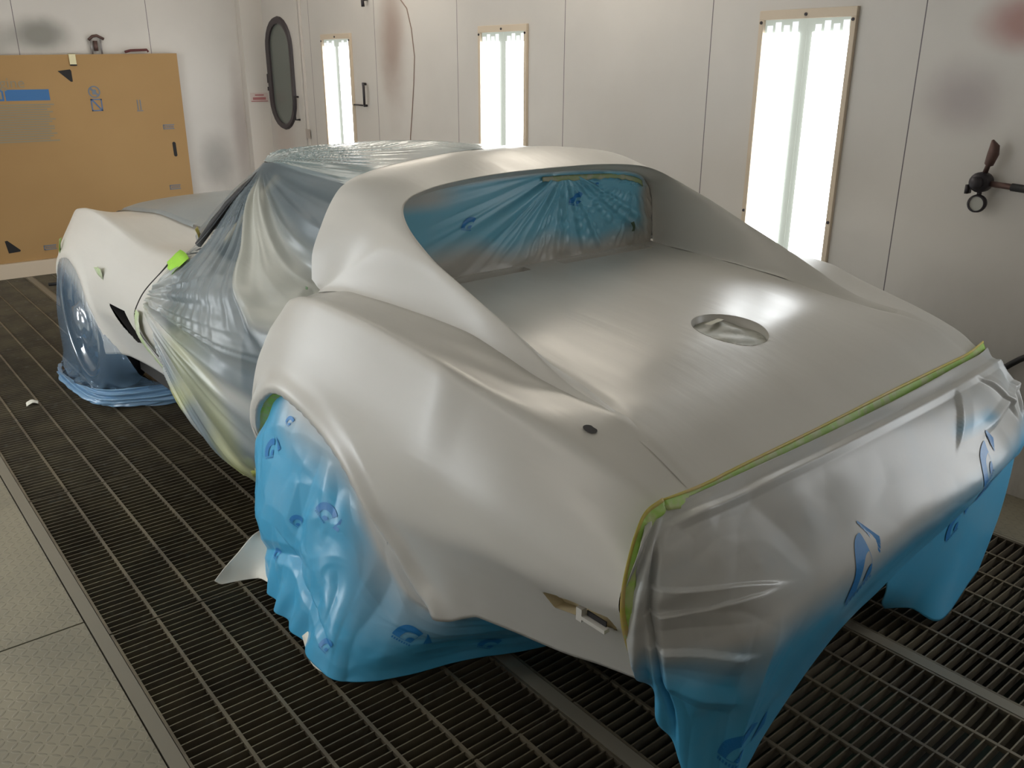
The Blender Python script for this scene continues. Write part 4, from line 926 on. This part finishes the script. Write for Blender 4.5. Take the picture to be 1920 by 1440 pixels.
# -- clear film over cabin, door and roof -------------------------------------
def fan(P, apex, seed, amp, k=3., rmin=.02, rf=.5, nf=20, f1_=45):
    d = P-np.array(apex); th = np.arctan2(d[..., 2], d[..., 1]); r = np.hypot(d[..., 1], d[..., 2]); g = noise1(seed, nf, 4, f1_)
    x = g(th*k); return amp*(1-3.2*np.abs(x))*sm(rmin, rmin+.10, r)*np.exp(-(r/rf)**1.5)
N = [
 [(.508, 1.10, 1.152), (.525, .98, 1.162), (.538, .85, 1.166), (.548, .72, 1.166), (.556, .60, 1.163), (.558, .44, 1.146)],
 [(.590, 1.235, 1.00), (.610, 1.08, 1.03), (.622, .92, 1.045), (.628, .76, 1.055), (.630, .62, 1.06), (.625, .44, 1.055)],
 [(.665, 1.345, .868), (.70, 1.17, .885), (.715, 1.0, .91), (.715, .81, .93), (.700, .64, .945), (.655, .45, .945)],
 [(.795, 1.32, .79), (.812, 1.20, .775), (.825, 1.05, .79), (.825, .84, .81), (.80, .66, .83), (.668, .45, .862)],
 [(.818, 1.49, .668), (.845, 1.30, .655), (.862, 1.08, .660), (.866, .86, .67), (.855, .66, .70), (.768, .44, .765)],
 [(.850, 1.38, .600), (.860, 1.25, .545), (.873, 1.08, .53), (.877, .86, .53), (.870, .68, .55), (.832, .485, .62)],
 [(.850, 1.33, .495), (.862, 1.22, .425), (.874, 1.05, .39), (.878, .86, .385), (.872, .68, .40), (.852, .53, .46)],
 [(.828, 1.32, .385), (.838, 1.19, .31), (.852, 1.03, .28), (.860, .87, .265), (.860, .70, .27), (.85, .548, .33)],
 [(.812, 1.275, .310), (.812, 1.16, .245), (.808, 1.02, .208), (.803, .90, .182), (.80, .77, .178), (.795, .64, .19)]]
C = np.array(N)*[-1, 1, 1]; P = net(C, 240, 260); nv_, nu_ = P.shape[:2]
vg, ug = np.meshgrid(np.linspace(0, 1, nv_), np.linspace(0, 1, nu_), indexing='ij')
h = .6*fan(P, (-.5, 1.10, 1.15), 51, .022, 2.2, rf=.6, nf=12, f1_=26)*sm(.62, .40, vg)+.35*fan(P, (-.5, 1.10, 1.15), 59, .010, 2.5, .08, .5, 14, 34)*sm(.5, .3, vg)+.4*fan(P, (-.82, 1.50, .66), 60, .014, 3.5, .05, .7, 14, 40)*sm(.30, .5, vg)+fan(P, (-.82, 1.50, .66), 52, .040, 2.2, .01, .7, 12, 24)*sm(.30, .5, vg)
h += .010*noise2(54, 9)(P[..., 1]*.7+P[..., 2]*.7, P[..., 1]*1.4-P[..., 2]*1.4)*sm(.35, .6, vg)
h += .010*crease(P[..., 1]*.95+P[..., 2]*.05-.52-.35*(1.13-P[..., 2])*.0-(.70-.0)*0, .0001)*0
th0 = np.arctan2(P[..., 1]-1.10, 1.15-P[..., 2]); h += .020*saw(-(th0+.90), .30)*sm(.03, .25, np.hypot(P[..., 1]-1.10, P[..., 2]-1.15))*sm(.62, .74, P[..., 2])
nn = normals(P); sg = 1 if nn[nv_//2, nu_//2, 0] < 0 else -1
e_ = sm(0, .12, vg)*sm(1, .96, ug)*sm(0, .10, ug)
Pd = P+nn*(h*sg*e_)[..., None]
n6 = noise2(55, 7); Y_, Z_ = P[..., 1], P[..., 2]
th = np.arctan2(Y_-1.10, 1.15-Z_)                 # angle round the roof corner, 0 straight down, negative towards the tail
wedge = sm(-1.36, -1.10, th)*sm(-.86, -.93, th)*sm(1.135, 1.07, Z_)*sm(.70, .78, Z_)
spray_shade = np.clip(.68*wedge+.42*sm(-.1, .5, n6(Y_, Z_))*sm(.3, .5, vg)+.55*sm(.35, .15, np.hypot(Y_-1.42, Z_-.62))*sm(1.0, .7, vg)+.25*sm(.75, 1.0, vg), 0, .95)
rn = noise1(58, 12, 3, 20)(np.arctan2(Z_-.66, Y_-1.50)*2.5)
spray_shade = np.clip(spray_shade+1.1*rn*sm(.4, .6, vg), 0, .95)
yell = np.clip(.9*sm(.0, .35, noise2(56, 9)(Y_*.8+Z_*1.5, Z_*.6))*sm(.62, .85, vg)+.5*sm(.1, .5, noise2(57, 9)(Y_, Z_))*sm(.35, .5, vg)+.10*wedge, 0, .85)
cab = empty('cabin_masking_film'); cab.location = tuple(to_world(np.array([-.2, .95, 0])))
def part(name, Pp, m, attrs, par=cab, **k):
    q = surf(name, Pp, m, par, attrs=attrs, **k); bake(q, np.array(par.location)); return q
clr = .86*sm(.28, .38, th)*sm(.80, .88, Z_)*sm(0, .04, ug)+.35*sm(-.05, .2, n6(Z_*1.3, Y_))*(1-wedge)*sm(.62, .8, Z_)
part('door_sheet', Pd, M_film, {'spray_shade': spray_shade*(1-.8*(clr > .4)), 'yellow': yell, 'clear': clr})
tag(cab, 'crinkled translucent plastic film taped over cabin, roof and door', 'masking film')
# roof sheet (T-top openings) + windscreen + hood
N = []
for (fr) in np.linspace(0, 1, 7):
    row = []
    for (a, b_) in (((-.566, .452, 1.1470), (-.505, 1.10, 1.158)), ((-.48, .452, 1.1785), (-.42, 1.19, 1.172)), ((-.33, .452, 1.2000), (-.25, 1.23, 1.181)), ((-.16, .452, 1.2140), (-.1, 1.245, 1.185)), ((0, .452, 1.2180), (0, 1.25, 1.186)), ((.16, .452, 1.2140), (.1, 1.245, 1.183)), ((.33, .452, 1.2000), (.25, 1.22, 1.175)), ((.48, .452, 1.1785), (.42, 1.16, 1.158)), ((.566, .452, 1.1470), (.505, 1.08, 1.140))):
        p = np.array(a)*(1-fr)+np.array(b_)*fr; bow = math.sin(math.pi*fr)*(.012 if abs(p[0]) < .1 else -.004); row.append(p+[0, 0, bow])
    N.append(row)
P = net(np.array(N), 200, 120); vg, ug = np.meshgrid(np.linspace(0, 1, 120), np.linspace(0, 1, 200), indexing='ij')
d = P-np.array([-.5, 1.10, 1.15]); th = np.arctan2(d[..., 0], -d[..., 1]); r = np.hypot(d[..., 0], d[..., 1])
h = .010*(1-3*np.abs(noise1(61, 16, 4, 40)(th*4)))*sm(.02, .15, r)*np.exp(-(r/.4)**2)+.003*noise2(62, 12)(P[..., 0], P[..., 1])
h *= sm(0, .06, vg)
Pd = P+np.array([0, 0, 1])*h[..., None]
part('roof_sheet', Pd, M_filmR, {'spray_shade': .10+.25*sm(.2, .5, noise2(63, 6)(P[..., 0], P[..., 1])), 'yellow': 0*r})
t = np.linspace(0, 1, 90); Hh, Bb = cat1(hd, t), cat1(bs, t)
P = np.array([Hh*(1-q)+Bb*q+np.array([0, .035, .004])*4*q*(1-q)+np.array([0, .018, .006]) for q in np.linspace(0, 1, 60)])
vg, ug = np.meshgrid(np.linspace(0, 1, 60), t, indexing='ij'); P[..., 2] += .006*noise1(64, 12, 5, 40)(ug*3+vg)*sm(0, .2, vg)
part('windscreen_sheet', P, M_filmB if False else M_film, {'spray_shade': .15+0*vg, 'yellow': 0*vg})
yy_, xx_ = np.linspace(1.43, 2.92, 110), np.linspace(-.50, .84, 130); P = np.zeros((110, 130, 3)); nh = noise2(65, 9); nh2 = noise2(66, 5)
for i, y in enumerate(yy_):
    for j, x in enumerate(xx_):
        ax = abs(x); v_ = float(wv(y)); c_w = float(wc(y))
        if ax < v_: z = float(zv(y))+.035*math.exp(-(ax/.5)**4)*float(sm(3.05, 2.6, y))
        else: z = float(np.interp(ax, [v_, c_w, .84], [float(zv(y)), float(zc(y)), float(zc(y))-.06]))
        lift = .012+.012*float(nh(x, y))+.035*float(sm(-.50, -.1, x))*float(sm(2.9, 2.2, y))*(.7+.6*float(nh2(x, y)))
        P[i, j] = (x, y, z+lift*float(sm(-.52, -.40, x))+.003)
part('hood_sheet', P, M_film, {'spray_shade': .3+0*P[..., 0], 'yellow': 0*P[..., 0]})
# green tape patches at the cowl and the strip along the door gap
strip_obj('tape_scrap', [(-.735, 1.36, .842), (-.745, 1.30, .846), (-.755, 1.245, .846), (-.765, 1.20, .84)], [(-.785, 1.37, .800), (-.80, 1.31, .792), (-.815, 1.26, .776), (-.81, 1.225, .80)], mat('bright_green_tape', (.30, .62, .04), .5), 'bright green tape leaf at the front corner of the door glass', 'tape', n=20, wob=.014, seed=12)
strip_obj('tape_scrap', [(-.655, 1.405, .900), (-.648, 1.40, .87), (-.66, 1.385, .845)], [(-.635, 1.43, .905), (-.63, 1.42, .87), (-.64, 1.41, .85)], M_tapeY, 'small yellow-green tape tag at the base of the windscreen pillar', 'tape', n=12, seed=13)
strip_obj('masking_tape', [(-.832, 1.655, .575), (-.838, 1.665, .53), (-.842, 1.64, .475), (-.828, 1.56, .415), (-.805, 1.46, .352), (-.80, 1.36, .295)], [(-.836, 1.60, .575), (-.842, 1.60, .53), (-.845, 1.58, .48), (-.832, 1.50, .425), (-.81, 1.41, .36), (-.80, 1.31, .30)], M_tapeP, 'pale green tape along the lower part of the door gap', 'tape', wob=.012, seed=14)
strip_obj('masking_tape', [(-.812, 1.33, .285), (-.822, 1.1, .235), (-.828, .90, .205), (-.835, .70, .22), (-.85, .60, .26)], [(-.83, 1.33, .33), (-.845, 1.1, .29), (-.852, .90, .262), (-.86, .70, .29), (-.868, .60, .33)], tape_mat('yellow_green_tape', (.46, .50, .12), (.50, .52, .30)), 'yellow-green tape along the sill under the film', 'tape', wob=.02, seed=15)
for (y0, z0, lab) in ((2.10, .648, 'small green tape scrap on the front fender above the vent'),):
    wv_ = wall_at(y0, z0)+.004
    strip_obj('tape_scrap', [(-wv_, y0+.045, z0-.012), (-wv_-.004, y0, z0-.018), (-wv_-.002, y0-.05, z0-.03)], [(-wv_-.006, y0+.05, z0+.010), (-wv_-.008, y0, z0+.016), (-wv_-.008, y0-.055, z0+.022)], M_tapeP, lab, 'tape', n=14, wob=.01, seed=16)
strip_obj('tape_scrap', [(-.80, 2.715, .70), (-.815, 2.70, .66), (-.82, 2.68, .61)], [(-.82, 2.68, .70), (-.832, 2.665, .65), (-.832, 2.66, .61)], M_tape, 'green tape piece on the nose of the front fender above the wheel', 'tape', n=14, seed=17)
strip_obj('tape_scrap', [(-.706, .470, .868), (-.708, .452, .868)], [(-.707, .470, .860), (-.709, .455, .861)], mat('dark_green_scrap', (.06, .14, .05), .5), 'tiny green tape speck at the base of the roof pillar', 'tape', n=6, seed=18)

# -- blue bag over the left front wheel --------------------------------------
N = [
 [(.66, 2.93, .66), (.76, 2.80, .655), (.815, 2.68, .655), (.836, 2.52, .648), (.838, 2.38, .612), (.838, 2.25, .50), (.80, 2.15, .33)],
 [(.68, 2.97, .52), (.79, 2.86, .52), (.845, 2.70, .53), (.862, 2.53, .53), (.862, 2.37, .48), (.85, 2.21, .36), (.78, 2.06, .28)],
 [(.70, 2.97, .33), (.83, 2.89, .33), (.872, 2.72, .33), (.880, 2.53, .33), (.878, 2.35, .31), (.85, 2.19, .25), (.76, 2.02, .22)],
 [(.72, 2.95, .16), (.84, 2.86, .15), (.878, 2.70, .14), (.884, 2.52, .13), (.880, 2.34, .14), (.84, 2.19, .15), (.72, 2.06, .16)],
 [(.74, 2.92, .07), (.85, 2.83, .06), (.895, 2.68, .06), (.90, 2.50, .06), (.885, 2.32, .07), (.80, 2.17, .075), (.60, 2.05, .08)],
 [(.72, 2.86, .012), (.82, 2.76, .012), (.862, 2.64, .012), (.868, 2.48, .012), (.85, 2.31, .012), (.74, 2.19, .012), (.52, 2.10, .012)]]
C = np.array(N)*[-1, 1, 1]; P = net(C, 180, 160); nv_, nu_ = P.shape[:2]
vg, ug = np.meshgrid(np.linspace(0, 1, nv_), np.linspace(0, 1, nu_), indexing='ij')
h = .012*noise2(71, 10)(P[..., 1], P[..., 2])*sm(.05, .3, vg)+.012*np.sin(30*vg+6*noise1(72, 8, 3, 20)(ug*3))*sm(.62, .8, vg)+.006*(1-2*np.abs(noise1(73, 14, 10, 90)(ug*2)))*sm(.5, .2, vg)*sm(0, .1, vg)
nn = normals(P); sg = 1 if nn[nv_//2, nu_//2, 0] < 0 else -1
Pd = P+nn*(h*sg)[..., None]
o = surf('wheel_masking_bag', Pd, M_filmB, None, attrs={'spray_shade': .75*sm(.22, .05, vg)+0*ug, 'yellow': 0*ug}); org = bake(o)
tag(o, 'translucent blue plastic bag over the left front wheel', 'masking film')
N = [[(-.87, 2.83, .075), (-.91, 2.68, .075), (-.915, 2.50, .075), (-.90, 2.32, .085), (-.82, 2.17, .095), (-.62, 2.05, .11), (-.45, 1.98, .12)],
     [(-.885, 2.83, .045), (-.925, 2.68, .045), (-.93, 2.50, .045), (-.91, 2.30, .045), (-.83, 2.15, .05), (-.62, 2.03, .05), (-.45, 1.96, .05)],
     [(-.86, 2.80, .010), (-.90, 2.66, .010), (-.905, 2.48, .010), (-.88, 2.30, .010), (-.80, 2.16, .010), (-.60, 2.06, .010), (-.45, 2.0, .010)]]
P = net(np.array(N), 160, 60); vg, ug = np.meshgrid(np.linspace(0, 1, 60), np.linspace(0, 1, 160), indexing='ij')
P = disp(P, .016*noise2(74, 20)(P[..., 1]*.6, P[..., 2]*5)+.008*np.sin(30*vg+6*np.sin(7*ug))-.006*crumple(ug, vg*.3, 95, 60))
bu = surf('gathered_hem', P, film_mat('blue_hem', (.13, .30, .50), .85, .2), o, attrs={'spray_shade': .15+0*vg, 'yellow': 0*vg}); bake(bu, org)

P = net(np.array([[(0, 0, .004), (.03, .01, .012), (.05, .0, .006)], [(.005, .03, .012), (.03, .035, .02), (.055, .03, .010)], [(.01, .05, .005), (.035, .055, .008), (.05, .05, .004)]]), 14, 14)
o = surf('paper_scrap', P, M_pale, None, solid=.0006); o.location = (.60, 4.25, 0); tag(o, 'tiny pale scrap lying on the grating left of the front wheel', 'scrap')
